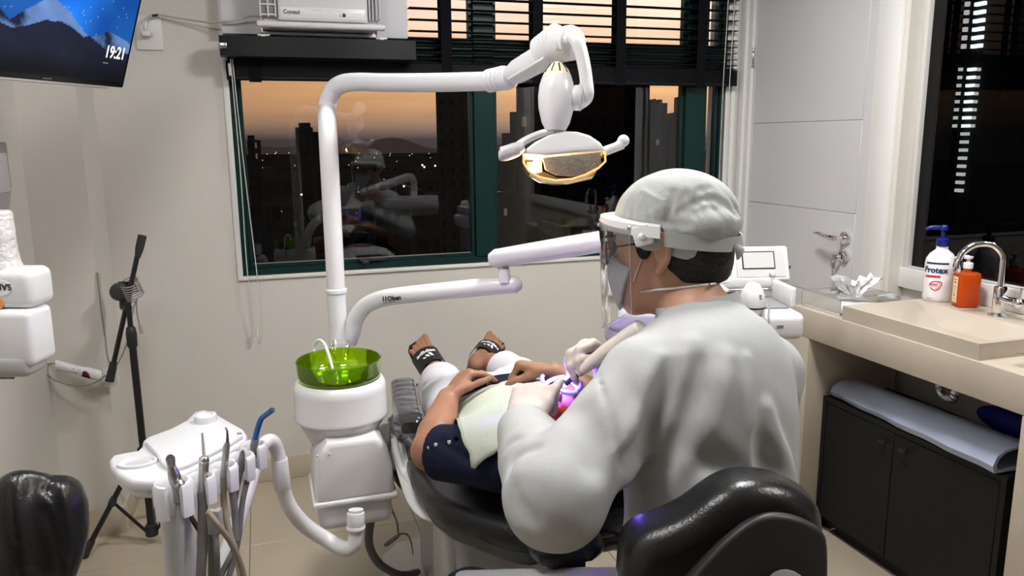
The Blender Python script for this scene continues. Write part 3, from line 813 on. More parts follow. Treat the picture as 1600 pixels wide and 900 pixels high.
# wrapped print
vx, vy = -bxx, -byy; L_ = sqrt(vx * vx + vy * vy); nrm = V((vx / L_, vy / L_, 0)); nrm = Matrix.Rotation(radians(-14), 3, 'Z') @ nrm; tx = V((-nrm.y, nrm.x, 0))
def wrap(u, zz, out=.0005):
    """point on the bottle's front, u metres around, zz above the base"""
    xx, yy, _ = frame((0, 0, 1), (.55, .83, 0))
    a0 = atan2(nrm.dot(yy), nrm.dot(xx)); r = .0405
    a = a0 + u / r
    return V((bxx, byy, bz + zz)) + xx * ((r + out) * cos(a)) + yy * ((r * .82 + out) * sin(a))
def wrap_poly(name, poly, m, out=.0006):
    """filled print on the bottle: strip of quads between a lower and an upper line [(u, z0, z1)]"""
    q = B()
    for (u0, a0, b0), (u1, a1, b1) in zip(poly[:-1], poly[1:]):
        for k in range(3):
            f0, f1 = k / 3, (k + 1) / 3
            L = lambda p, r_, f: p + (r_ - p) * f
            q.quad(wrap(L(u0, u1, f0), L(a0, a1, f0), out), wrap(L(u0, u1, f1), L(a0, a1, f1), out), wrap(L(u0, u1, f1), L(b0, b1, f1), out), wrap(L(u0, u1, f0), L(b0, b1, f0), out))
    return q.build(name, m, bt, smooth=0)
RED = mat('print_red', (.50, .02, .05), .4); NAVY = mat('print_navy', (.012, .02, .10), .4); PINK = mat('print_pink', (.62, .22, .25), .4)
text('lettering', 'Protex', .0235, (0, 0, 0), (1, 0, 0), (0, 1, 0), NAVY, bt, bold=.0006, curve=lambda x, y, z_: wrap(x - .034, y + .084, .0007 + max(z_, 0)))
wrap_poly('band', [(-.03, .108, .113), (.0, .108, .113), (.033, .108, .113)], NAVY)
wrap_poly('swoosh', [(-.03, .069, .075), (-.005, .070, .076), (.014, .070, .0765)], RED)
def loop_print(name, pts, wdt, m, out=.0008):
    q = B(); n = len(pts)
    for k in range(n - 1):
        (u0, z0), (u1, z1) = pts[k], pts[k + 1]; d = V((u1 - u0, z1 - z0)); d.normalize(); nx, nz_ = -d.y * wdt / 2, d.x * wdt / 2
        q.quad(wrap(u0 - nx, z0 - nz_, out), wrap(u1 - nx, z1 - nz_, out), wrap(u1 + nx, z1 + nz_, out), wrap(u0 + nx, z0 + nz_, out))
    return q.build(name, m, bt, smooth=0)
loop_print('emblem', [(-.012, .052), (-.004, .058), (.008, .060), (.018, .058), (.019, .050), (.014, .040), (.005, .033), (-.004, .036), (-.010, .042)], .0026, RED)
loop_print('emblem', [(.006, .056), (.0145, .055), (.014, .048), (.009, .041), (.004, .038)], .002, PINK)
loop_print('emblem', [(-.014, .050), (.0, .051), (.008, .0505)], .003, RED)
loop_print('emblem', [(-.016, .0455), (.0, .046), (.009, .046)], .0022, PINK)
loop_print('emblem', [(-.02, .010), (-.012, .010), (-.004, .010)], .0022, PINK)
# ---- amber soap bottle
p_ = at(1505, 473, 'z', bz); ax_, ay_ = p_.x - .045, p_.y - .045
AMB = mat('amber_soap', (.75, .10, .006), .12, trans=.55, ior=1.4, emit=(.8, .12, .01), estr=0.0)
ab = thing('amber_soap_bottle', (ax_, ay_, bz), 'amber liquid soap bottle with white pump and cream label', 'bottle')
rot = Matrix.Rotation(radians(-22), 4, 'Z'); M_ = Matrix.Translation((ax_, ay_, bz)) @ rot
B().box((-.029, -.026, 0), (.029, .026, .098), .010, 3, M_).lathe([(.012, .095), (.0105, .100), (.0105, .108), (.001, .108)], (ax_, ay_, bz), seg=18).build('body', AMB, ab)
B().lathe([(.0105, .106), (.0125, .107), (.0125, .121), (.010, .123), (.0045, .124), (.0045, .133), (.010, .134), (.011, .140), (.001, .1405)], (ax_, ay_, bz), seg=18).tube([(ax_, ay_, bz + .137), (ax_ - .016, ay_ + .013, bz + .138), (ax_ - .025, ay_ + .020, bz + .135)], [.006, .0045, .003], 8).build('pump', WHITE, ab)
lb = B().box((-.0302, -.014, .012), (-.0292, .010, .084), .0003, 1, M_).build('label_sticker', mat('cream_label', (.80, .66, .36), .5), ab)
for k, (z0, z1, w) in enumerate(((.075, .0775, .008), (.066, .071, .006), (.055, .0565, .007), (.048, .0495, .004), (.041, .042, .006), (.030, .036, .004), (.022, .0235, .006), (.016, .017, .005))):
    B().box((-.0308, -.002 - w, z0), (-.0300, -.002 + w, z1), 0, 1, M_).build('print', mat('label_print', (.40, .20, .05), .5), ab)
for q_ in (bt, ab, fa): q_.scale = (1.2, 1.2, 1.2)
# ---- acrylic tissue box
ACR = mat_clear('clear_acrylic', (.95, .955, .955), .9, .02)
ACE = mat('acrylic_edge', (.30, .30, .30), .2)
tb = thing('tissue_box', (1.97, 2.22, CZ), 'clear acrylic tissue box with a white tissue sticking out', 'tissue box')
tx0, tx1, ty0, ty1, tz0, tz1 = 1.853, 2.10, 2.135, 2.335, CZ + .001, CZ + .058
for n_, q in (('panel', [(tx0, ty0, tz0), (tx1, ty0, tz0), (tx1, ty0, tz1), (tx0, ty0, tz1)]), ('panel', [(tx0, ty0, tz0), (tx0, ty1, tz0), (tx0, ty1, tz1), (tx0, ty0, tz1)]), ('panel', [(tx1, ty0, tz0), (tx1, ty1, tz0), (tx1, ty1, tz1), (tx1, ty0, tz1)]), ('panel', [(tx0, ty1, tz0), (tx1, ty1, tz0), (tx1, ty1, tz1), (tx0, ty1, tz1)]), ('lid', [(tx0, ty0, tz1), (tx1, ty0, tz1), (tx1, ty1, tz1), (tx0, ty1, tz1)])):
    B().quad(*q).build(n_, ACR, tb, smooth=0)
e_ = B()
for (a, c) in (((tx0, ty0), (tx1, ty0)), ((tx1, ty0), (tx1, ty1)), ((tx1, ty1), (tx0, ty1)), ((tx0, ty1), (tx0, ty0))):
    for z_ in (tz0, tz1): e_.tube([(a[0], a[1], z_), (c[0], c[1], z_)], .0011, 6)
    e_.tube([(a[0], a[1], tz0), (a[0], a[1], tz1)], .0011, 6)
e_.build('edge', ACE, tb)
TIS = mat('tissue_paper', (.78, .78, .79), .9, bump=.1, bscale=90)
B().box((tx0 + .02, ty0 + .012, tz0 + .002), (tx1 - .05, ty1 - .04, tz0 + .026), .006, 2).build('tissue_stack', TIS, tb)
def crumple(c, w, hgt, seed, parent, lean):
    r_ = random.Random(seed); q = B(); n, m_ = 9, 9; grid = []
    for i in range(n):
        v = i / (n - 1); row = []
        for j in range(m_):
            u = j / (m_ - 1) - .5
            sp_ = .25 + 1.0 * v
            row.append(V(c) + V((u * w * sp_ * .6 + lean[0] * v * v + r_.uniform(-1, 1) * .004, -u * w * sp_ * .75 + lean[1] * v * v + .016 * sin(j * 1.9 + seed) * v + r_.uniform(-1, 1) * .005, hgt * v * (1 - .45 * abs(u + .15 * sin(seed))) + .006 * cos(j * 2.3 + i) * v)))
        grid.append(row)
    q.rings(grid, closed=False)
    return q.build('tissue', TIS, parent, smooth=25)
crumple((1.97, 2.215, tz1 - .02), .085, .085, 1, tb, (-.025, .03)); crumple((1.98, 2.205, tz1 - .02), .07, .095, 4, tb, (.02, -.03)); crumple((1.965, 2.21, tz1 - .02), .06, .07, 7, tb, (-.04, .0))
# small grey cup at the counter's right end
cp_ = at(1612, 575, 'z', CZ)
CZ_ = CZ; CZ += .0012
gc = thing('dispenser_cup', (cp_.x, cp_.y, CZ), 'small dark grey tapered cup at the right end of the counter', 'cup')
B().lathe([(.016, 0), (.022, .035), (.023, .038), (.019, .038), (.014, .004), (.001, .003)], (cp_.x, cp_.y, CZ), seg=20).build('cup', MGREY, gc)
B().tube([(cp_.x - .02, cp_.y + .012, CZ + .034), (cp_.x - .034, cp_.y + .022, CZ + .036)], .002, 8).build('handle', STEEL, gc)

CZ = CZ_
# ================================================================== black cabinet under the counter
CAB = mat('black_laminate', (.009, .009, .0093), .55, spec=.3, noise=.1, nscale=3)
kx, ky0, ky1, kz = 1.90, 1.50, 2.245, .51
cb = thing('base_cabinet', (2.05, 1.87, 0), 'black two-door cabinet standing under the stone counter', 'cabinet')
B().box((kx, ky0, .0), (2.19, ky0 + .018, kz), .001, 1).box((kx, ky1 - .018, .0), (2.19, ky1, kz), .001, 1).box((kx, ky0 + .018, kz - .018), (2.19, ky1 - .018, kz), .001, 1).box((kx + .02, ky0 + .018, .05), (2.19, ky1 - .018, .07), .001, 1).box((2.17, ky0 + .018, .07), (2.19, ky1 - .018, kz - .018)).box((kx + .03, ky0 + .018, 0), (kx + .045, ky1 - .018, .05)).build('carcass', CAB, cb)
mid_ = 1.905
for (y0, y1, ky) in ((mid_ + .0015, ky1 - .021, 1.938), (ky0 + .021, mid_ - .0015, 1.852)):
    d_ = B().box((kx + .001, y0, .052), (kx + .019, y1, kz - .021), .0015, 1).build('door', CAB, cb)
    k_ = B().cyl((kx + .002, ky, .452), (kx - .012, ky, .452), .004, 10).obox((kx - .014, ky, .452), (.008, .030, .010), bev=.003)
    o = k_.build('knob', BLACKM, d_)
# rolled silver-blue mat on the cabinet
MATM = mat('foil_mat', (.42, .49, .64), .30, metal=.0, spec=.7, coat=.3, bump=.12, bscale=25)
rows = []
for i in range(14):
    v = i / 13; y = 2.225 - v * .70
    hgt = .055 + .018 * v; w = .10 + .03 * v; sw = .004 * sin(i * 1.7)
    cx = 1.975 - .02 * v + sw
    prof = [(-w * .55, .004), (-w * .62, hgt * .35), (-w * .52, hgt * .72), (-w * .3, hgt * .93), (0, hgt), (w * .5, hgt * .93), (w * 1.0, hgt * .62), (w * 1.3, hgt * .25 + .01), (w * 1.3, hgt * .2 + .006), (w * .95, hgt * .55), (w * .5, hgt * .84), (0, hgt * .9), (-w * .28, hgt * .82), (-w * .44, hgt * .62), (-w * .52, hgt * .35), (-w * .45, .012), (w * .5, .010), (w * 1.1, .008), (w * 1.1, .002), (w * .4, .002)]
    rows.append([V((cx + a, y, kz + .002 + bz_)) for a, bz_ in prof])
rm = B().rings(rows).build('folded_mat', MATM, None)
tag(rm, 'pale blue quilted foil mat folded over on top of the black cabinet', 'mat')
# blue rounded tub behind the mat
ob = Org().ell((2.19, 1.735, kz + .040), (.035, .125, .042), k=.01).half((0, 0, kz + .001), (0, 0, -1), .004)
o = ob.build('cushion', mat('royal_blue_cloth', (.008, .012, .22), .6), None, .006)
tag(o, 'royal blue padded cushion lying at the back of the cabinet top', 'cushion')
# chrome corrugated trap under the basin
tp = thing('drain_trap', (2.07, 1.80, .55), 'chrome corrugated drain hose under the basin', 'drain pipe')
q0 = at(1468, 598, 'x', 2.07)
pth = crom([(2.07, q0.y + .005, CB - .003), (2.07, q0.y, q0.z - .01), (2.07, q0.y - .012, q0.z - .035), (2.07, q0.y - .04, q0.z - .042), (2.07, q0.y - .062, q0.z - .02), (2.07, q0.y - .068, CB - .003)], 14)
pth = [tuple(p) for p in pth]
B().tube(pth, [.0135 + .0025 * (k % 3 == 0) for k in range(len(pth))], 14).build('hose', CHROME, tp)

# ================================================================== television on a tilting wall arm
Cq = P(193, 138, 2.25)
ex = V((.485, .875, 0)).normalized(); n0 = V((ex.y, -ex.x, 0))
def proj(p):
    v = V(p) - CC; return 800 + FPX * v.dot(CR) / v.dot(CF), 450 + FPX * v.dot(CD) / v.dot(CF)
best = None
for k in range(0, 400):
    a = radians(k * .1); u_ = V((0, 0, 1)) * cos(a) + n0 * sin(a)
    x0, y0 = proj(Cq); x1, y1 = proj(Cq + u_ * .2); e_ = abs((x1 - x0) / (y1 - y0) + .214)
    if best is None or e_ < best[0]: best = (e_, a)
ta = best[1]; eu = V((0, 0, 1)) * cos(ta) + n0 * sin(ta); en = ex.cross(eu)
TW, TH = .73, .425
tv = thing('television', Cq - ex * TW / 2, 'flat television on the left wall showing blue mountains and a clock', 'television')
BEZ = mat('tv_bezel', (.008, .008, .009), .25)
cen = Cq - ex * TW / 2 + eu * TH / 2
B().obox(cen - en * .014, (TW, TH, .026), ex, eu, .004, 2).build('housing', BEZ, tv)
B().obox(cen - en * .035 + eu * .02, (TW * .7, TH * .6, .03), ex, eu, .01, 2).build('back_cover', BLACKP, tv)
B().obox(Cq - ex * (TW / 2 + .03) - eu * .0025 + en * .001, (TW - .07, .005, .006), ex, eu, .002, 1).build('bottom_strip', mat('tv_strip', (.35, .34, .33), .3), tv)
# screen picture: night sky over a snow-streaked ridge
NX, NY = 240, 140
rs_ = np.random.RandomState(3)
def fbm(x, y, oct_=5, seed=0):
    tot = np.zeros_like(x); amp = .5
    for o_k in range(oct_):
        r_ = np.random.RandomState(seed + o_k); g_ = r_.rand(64, 64); f_ = 2 ** o_k * 3
        xi = x * f_; yi = y * f_; x0 = np.floor(xi).astype(int); y0 = np.floor(yi).astype(int); fx_ = xi - x0; fy_ = yi - y0
        fx_ = fx_ * fx_ * (3 - 2 * fx_); fy_ = fy_ * fy_ * (3 - 2 * fy_)
        G_ = lambda a, b_: g_[a % 64, b_ % 64]
        tot += amp * ((G_(x0, y0) * (1 - fx_) + G_(x0 + 1, y0) * fx_) * (1 - fy_) + (G_(x0, y0 + 1) * (1 - fx_) + G_(x0 + 1, y0 + 1) * fx_) * fy_); amp *= .5
    return tot
U, W_ = np.meshgrid(np.linspace(0, 1, NX), np.linspace(0, 1, NY), indexing='ij')
xs_m = U * TW
n1 = fbm(U, W_ * .6, 5, 10)
# far snowy ridge, near dark ridge (heights in fractions of the screen)

far = np.interp(U, [0, .2, .36, .405, .462, .51, .557, .622, .676, .734, .772, .821, .867, .926, 1.0], [.30, .45, .368, .314, .379, .431, .503, .452, .398, .329, .295, .306, .348, .317, .29]) + (fbm(U * 3, U * 0 + .3, 5, 40) - .5) * .05
near = np.interp(U, [0, .2, .37, .423, .473, .523, .562, .621, .688, .742, .77, .808, .869, .942, 1.0], [.2, .3, .286, .266, .293, .329, .355, .355, .318, .276, .295, .272, .228, .22, .208]) + (fbm(U * 3, U * 0 + .7, 5, 60) - .5) * .04
near = np.minimum(near, .62)
sky = np.stack([.004 + .06 * n1 ** 2, .05 + .28 * n1, .45 + .5 * n1], -1) * (.55 + .8 * np.exp(-((U - .70 - .25 * (W_ - .6)) / .12) ** 2))[..., None]
stars = (rs_.rand(NX, NY) > .993)[..., None] * np.array([.25, .32, .4])
pic = sky + stars
n2 = fbm(U * 2.5, W_ * 2.5 + U * 2, 5, 80)
snow = np.stack([.03 + .15 * n2, .06 + .26 * n2, .16 + .5 * n2], -1) * (np.clip((n2 - .40) * 6, .10, 1))[..., None]
pic = np.where((W_ < far)[..., None], snow, pic)
blk = np.stack([.004 + .01 * n2, .006 + .012 * n2, .012 + .03 * n2], -1)
pic = np.where((W_ < near)[..., None], blk, pic)
pic *= np.clip(W_ * 6, .25, 1)[..., None]
me = bpy.data.meshes.new('screen')
s0 = Cq - ex * (TW - .012) + eu * .016 + en * .0006
SW, SH = TW - .024, TH - .03
vv = [tuple(s0 + ex * (u * SW) + eu * (w * SH) - WL[tv.name]) for u, w in zip(U.ravel(), W_.ravel())]
ff = [(i * NY + j, (i + 1) * NY + j, (i + 1) * NY + j + 1, i * NY + j + 1) for i in range(NX - 1) for j in range(NY - 1)]
me.from_pydata(vv, [], ff)
ca = me.color_attributes.new('print', 'FLOAT_COLOR', 'POINT')
ca.data.foreach_set('color', np.concatenate([pic.reshape(-1, 3), np.ones((NX * NY, 1))], 1).astype(np.float32).ravel())
me.materials.append(mat_vcol('screen_picture', emit=1.0, rough=.2)); me.update()
link('screen', me, tv, WL[tv.name])
GLOW = mat_emit('screen_white', (1, 1, 1), .9)
text('clock', '19:21', .047, Cq - ex * .105 + eu * .082 + en * .001, ex, eu, GLOW, tv, depth=.0004, bold=.0008, squash=.78)
text('caption', 'Sony', .010, Cq - ex * .285 + eu * .006 + en * .001, ex, eu, LGREY, tv, depth=.0003) if False else None
B().obox(Cq - ex * .29 + eu * .008 + en * .0008, (.03, .004, .0006), ex, eu).build('maker_mark', mat('tv_mark', (.10, .10, .10), .4), tv)
B().obox(Cq - ex * .095 + eu * .066 + en * .0008, (.02, .003, .0006), ex, eu).build('date_line', mat_emit('screen_dim', (.5, .5, .55), .3), tv)
# wall arm
wp = V((LX, cen.y + .1, cen.z + .05))
B().box((LX, wp.y - .05, wp.z - .11), (LX + .012, wp.y + .05, wp.z + .11), .002).build('wall_plate', BLACKM, tv)
B().tube([wp + V((.01, 0, 0)), (wp + cen) / 2 + V((.0, .06, 0)), cen - en * .05], .016, 10).build('arm', BLACKM, tv)

# ================================================================== x-ray head at the left edge
XRW = mat('xray_white', (.68, .69, .71), .22)
xt = 1.50
xr = thing('xray_unit', P(20, 500, xt), 'white dental x-ray head with a wrapped cylinder on the left wall arm', 'x-ray unit')
ex_, ed_ = CR, V((CF.x, CF.y, 0)).normalized()
def rbox(px0, px1, py0, py1, t0, t1, bev, nm, m_, prt):
    a, b_ = P(px0, py1, t0), P(px1, py0, t0)
    c = (a + b_) / 2 + ed_ * (t1 - t0) / 2
    return B().obox(c, ((b_ - a).dot(CR), t1 - t0, abs((b_ - a).z)), CR, ed_, bev, 4).build(nm, m_, prt)
rbox(-110, 48, 421, 487, xt, xt + .085, .018, 'upper_shell', XRW, xr)
rbox(-110, 48, 484, 578, xt, xt + .085, .014, 'lower_shell', XRW, xr)
rbox(-104, 42, 556, 594, xt + .006, xt + .078, .016, 'base_plate', mat('xray_grey', (.36, .36, .36), .4), xr)
a_ = P(14, 572, xt + .003)
xo_ = (P(-110, 487, xt) + P(48, 421, xt)) / 2
def xf(px, py, out=0.0):
    r_ = P(px, py, 1) - CC; return CC + r_ * ((xo_ - ed_ * out - CC).dot(ed_) / r_.dot(ed_))
B().obox(xf(4, 584, -.009), (.045, .004, .022), CR, ed_, .001).build('rating_plate', mat('rating_plate', (.20, .20, .20), .5, noise=.5, nscale=180), xr)
B().lathe([(.001, 0), (.030, 0), (.030, .0012), (.001, .0014)], xf(-4, 450), -ed_, 28, sx=1, sy=.52, up=(0, 0, 1)).build('logo_plate', mat('logo_white', (.85, .85, .85), .3), xr)
text('lettering', 'SAEVO', .017, xf(17, 444, .002), -CR, V((0, 0, -1)), mat('logo_ink', (.05, .05, .06), .4), xr, depth=.0003, bold=.0005)
B().lathe([(.001, 0), (.014, 0), (.014, .0015), (.001, .0018)], xf(-6, 474), -ed_, 24).build('warning_mark', mat('orange_mark', (.75, .28, .06), .4), xr)
WRAP = mat('film_wrap', (.60, .60, .61), .18, spec=.7, bump=.6, bscale=70)
B().lathe([(.045, 0), (.036, .03), (.034, .05), (.033, .12), (.031, .125), (.028, .127), (.001, .127)], P(2, 430, xt + .04), (0, 0, 1), 28).build('cone', WRAP, xr)
# arm to the wall, higher up
B().tube([P(-60, 520, xt + .05), P(-105, 470, xt + .06), V((LX + .06, P(-60, 470, xt + .1).y + .12, 1.15)), V((LX, P(-60, 470, xt + .1).y + .12, 1.15))], .028, 14, 5).build('arm', XRW, xr)
bxp = thing('control_box', V((LX, 2.78, 1.34)), 'grey wall box of the x-ray unit cut by the left edge of the picture', 'control box')
zb0, zb1 = at(2, 300, 'x', LX + .05).z - .05, at(2, 222, 'x', LX + .05).z
yb = at(15, 260, 'x', LX + .06).y
B().prism([(0, zb0 + .06), (.05, zb0), (.24, zb0), (.24, zb1), (0, zb1)], (LX, yb, 0), (0, -1, 0), (0, 0, 1), (.06, 0, 0), .004).build('body', mat('box_grey', (.33, .33, .34), .4), bxp)
B().prism([(.03, zb0 + .05), (.21, zb0 + .05), (.21, zb1 - .03), (.03, zb1 - .03)], (LX + .06, yb, 0), (0, -1, 0), (0, 0, 1), (.004, 0, 0), .001).build('cover', LGREY, bxp)

# ================================================================== hand switch on the column
hs = thing('hand_switch', (-.66, 3.0, .62), 'white hand control with maroon button resting on a wall hook on the column', 'hand control')
c0, c1 = P(88, 570, 2.725), P(160, 588, 2.725)
dx_ = (c1 - c0).normalized()
b = B()
rows = []
for k in range(11):
    v = k / 10; w = .019 + .004 * v - .008 * sin(pi * v) * .5 if v < .7 else .021
    c = c0 + (c1 - c0) * v
    rows.append([c + V((0, -1, 0)) * (.016 * cos(a)) + V((0, 0, 1)) * (w * sin(a)) for a in [2 * pi * j / 14 for j in range(14)]])
b.rings(rows); b.build('body', WHITE, hs)
mid = c0 + (c1 - c0) * .66
B().prism([(-.014, -.003)] + [(.014 * cos(a), .020 * sin(a)) for a in [pi * j / 10 for j in range(11)]][1:-1] + [(.014, -.003)], mid + V((0, -.0165, -.010)), dx_, V((0, 0, 1)), (0, -.002, 0), .0005).build('button', mat('maroon', (.14, .012, .06), .4), hs)
for k, (v, sz) in enumerate(((.40, .004), (.46, .005), (.52, .0035), (.40, .003))):
    q = c0 + (c1 - c0) * v + V((0, -.0172, .007 - .012 * (k % 2)))
    B().obox(q, (sz, .001, sz), dx_).build('icon', MGREY, hs)
B().tube([c0 + V((.002, 0, .002)), P(80, 568, 2.745), P(72, 572, 2.755), P(71, 580, 2.755), P(82, 592, 2.725), P(105, 600, 2.705), P(130, 602, 2.695), P(150, 597, 2.695), P(166, 586, 2.675)], .0026, 8, 6).build('cable', mat('grey_cable', (.24, .235, .23), .5), hs)
hk = thing('wall_hook', (-.56, 3.02, .6), 'flat white bracket plate fixed at the column corner beside the mic stand', 'bracket')
B().box((-.585, 3.005, .575), (-.535, 3.016, .645), .002).build('plate', OFFW, hk)
B().box((-.60, 2.965, .606), (-.545, 3.006, .616), .003).build('shelf', OFFW, hk)

# ================================================================== microphone stand
tx_, ty_ = -.463, 2.90
ms = thing('microphone_stand', (tx_, ty_, 0), 'black tripod microphone stand with a grey cable wound on its boom', 'stand')
B().cyl((tx_, ty_, .05), (tx_, ty_, .80), .0125, 14).build('lower_tube', BLACKM, ms)
B().cyl((tx_, ty_, .80), (tx_, ty_, .90), .009, 12).build('upper_tube', BLACKM, ms)
B().lathe([(.0135, .74), (.017, .745), (.018, .79), (.015, .81), (.010, .815)], (tx_, ty_, 0), seg=16).build('collar', BLACKP, ms)
B().lathe([(.012, .03), (.022, .035), (.024, .06), (.02, .075), (.0125, .08)], (tx_, ty_, 0), seg=16).build('hub', BLACKP, ms)
B().lathe([(.0135, .33), (.02, .335), (.02, .37), (.0135, .375)], (tx_, ty_, 0), seg=16).build('hub', BLACKP, ms)
f1 = at(133, 866, 'z', .015)
for fx_, fy_ in ((f1.x, f1.y), (tx_ + .20, ty_ - .115), (tx_ + .04, ty_ + .24)):
    d_ = V((fx_ - tx_, fy_ - ty_, 0)).normalized()
    top = V((tx_, ty_, .35)) + d_ * .02; ft = V((fx_, fy_, .018))
    lg = B().tube([top, ft], .0095, 10).build('leg', BLACKM, ms)
    B().tube([ft + (top - ft).normalized() * .05, ft], [.0125, .015], 10).ball(ft + V((0, 0, -.0035)), .0145, 10).build('rubber_foot', RUBBER, lg)
    mid = ft + (top - ft) * .52
    B().obox(mid, (.03, .022, .03), (top - ft), (0, 0, 1), .004).build('clamp', BLACKP, lg)
    B().tube([mid, V((tx_, ty_, .055)) + d_ * .02], .006, 8).build('brace', BLACKM, lg)
    B().cyl(mid + V((0, -.012, 0)), mid + V((0, -.015, 0)), .003, 8).build('rivet', CHROME, lg)
cl_ = P(196, 466, 2.745)
b0_, b1_ = P(222, 369, 2.690), P(173, 590, 2.720)
B().tube([P(215, 398, 2.700), P(201, 462, 2.720), P(176, 575, 2.720)], .0085, 10).build('boom', BLACKM, ms)
B().tube([P(222.5, 368, 2.690), P(218, 388, 2.695), P(215, 402, 2.700)], [.0145, .0140, .0095], 12).build('grip', RUBBER, ms)
B().tube([P(178, 566, 2.720), P(171, 596, 2.720)], [.013, .015], 10).build('end_weight', BLACKP, ms)
B().cyl(P(193, 455, 2.790), P(186, 456, 2.710), .032, 20, bev=.006).build('clutch_knob', RUBBER, ms)
B().tube([P(196, 440, 2.750), P(196, 480, 2.750), V((tx_, ty_, .88))], [.024, .019, .012], 14).build('clutch', BLACKP, ms)
GC = mat('grey_cable', (.24, .235, .23), .5)
pts = []
for k in range(70):
    a = k * .62; v = k / 69
    c = P(199 + 11 * v, 440 + 24 * v, 2.730)
    pts.append(c + V((.004 + cos(a) * .029, sin(a) * .034, .012 * sin(a + .5))))
mc = thing('microphone_cable', P(222, 520, 2.720), 'thin grey cable wound round the boom of the mic stand with its plug hanging down', 'cable')
B().tube(pts, .0026, 6).build('coil', GC, mc)
B().tube([P(213, 466, 2.720), P(214, 490, 2.720), P(218, 507, 2.720), P(220, 514, 2.720)], .0024, 6, 5).build('free_end', GC, mc)
B().tube([P(218, 508, 2.720), P(222, 521, 2.720)], [.004, .006], 10).build('plug', GC, mc)
B().tube([P(212, 470, 2.720), P(206, 495, 2.710), P(203, 520, 2.710), P(193, 550, 2.710), P(180, 575, 2.720), P(168, 586, 2.740)], .0024, 6, 6).build('tail', GC, mc)
B().tube([V((-.572, 3.025, .99)), V((-.571, 3.02, .86)), V((-.566, 3.012, .76)), V((-.562, 2.99, .70)), V((-.552, 2.975, .66))], .0026, 6, 5).build('wall_cable', GC, mc)
# ================================================================== dental chair
CHG = mat('chair_grey', (.40, .40, .40), .4); CHW = mat('chair_white', (.66, .66, .66), .3)
dc = thing('dental_chair', (.56, 2.0, 0), 'black padded dental chair on a grey base under the lying patient', 'dental chair')
def sym(pts, cx=.565): return pts + [(2 * cx - x, y) for x, y in reversed(pts)]
def pad(name, pts, z0, z1, m_, par, bev=.03, tilt=0.0, y0=0.0, seg=4):
    q = B().prism(pts, (0, 0, z0), (1, 0, 0), (0, 1, 0), (0, 0, z1 - z0), bev, seg)
    for v in q.v: v.z += (v.y - y0) * tilt
    return q.build(name, m_, par)
back = sym([(.33, 1.885), (.305, 1.86), (.297, 1.75), (.302, 1.60), (.325, 1.51), (.375, 1.42), (.42, 1.35), (.45, 1.325)])
pad('backrest', back, .618, .682, LEATHER, dc, .026, -.09, 1.5)
pad('backrest_shell', [(x * .94 + .565 * .06, y * .97 + 1.7 * .03) for x, y in back], .588, .63, mat('chair_shell', (.055, .053, .05), .4), dc, .018, -.09, 1.5)
pad('headrest', sym([(.455, 1.330), (.437, 1.31), (.432, 1.27), (.440, 1.235), (.465, 1.22)], .505), .655, .715, LEATHER, dc, .03)
B().box((.48, 1.255, .632), (.53, 1.42, .648), .006).box((.47, 1.245, .632), (.54, 1.29, .66), .008).build('headrest_bar', mat('dark_steel', (.08, .08, .085), .3, metal=.6), dc)
pad('seat', sym([(.315, 2.46), (.295, 2.40), (.285, 2.20), (.295, 1.96), (.32, 1.895)]), .50, .590, LEATHER, dc, .03, -.14, 2.0)
pad('leg_rest', sym([(.47, 2.80), (.445, 2.77), (.42, 2.65), (.39, 2.52), (.40, 2.47)], .60), .45, .545, LEATHER, dc, .035, .0, 2.5)
# base and lift column
pad('base_plate', [(.30, 2.44), (.32, 2.52), (.38, 2.585), (.45, 2.60), (.70, 2.60), (.80, 2.55), (.83, 2.4), (.83, 1.75), (.78, 1.62), (.36, 1.62), (.30, 1.75)], 0, .022, mat('base_plate_plastic', (.52, .50, .46), .35), dc, .008, 0, 0, 2)
B().box((.425, 2.14, .02), (.72, 2.40, .47), .03, 4).build('column', CHG, dc)
B().prism([(1.66, .02), (2.10, .02), (2.10, .50), (1.88, .50), (1.80, .40)], (.425, 0, 0), (0, 1, 0), (0, 0, 1), (.28, 0, 0), .025, 3).build('lift_cover', CHG, dc)
B().prism([(1.80, .10), (2.04, .06), (2.00, .50), (1.90, .55)], (.395, 0, 0), (0, 1, 0), (0, 0, 1), (.045, 0, 0), .018, 3).build('side_arm', CHW, dc)
B().tube([(.41, 1.95, .54), (.385, 1.85, .51), (.40, 1.76, .50), (.44, 1.72, .53)], .007, 10, 6).build('cable_loop', HOSE, dc)
# white bracket sweeping under the backrest's left edge
B().tube([(.312, 2.06, .66), (.304, 1.98, .63), (.304, 1.86, .585), (.312, 1.74, .562), (.35, 1.66, .565), (.40, 1.62, .57)], [.016, .018, .018, .016, .015, .014], 12, 6, flat=.6).tube([(.30, 2.06, .68), (.295, 1.98, .64), (.30, 1.88, .60), (.33, 1.78, .575)], .010, 10, 6).build('frame', CHW, dc)
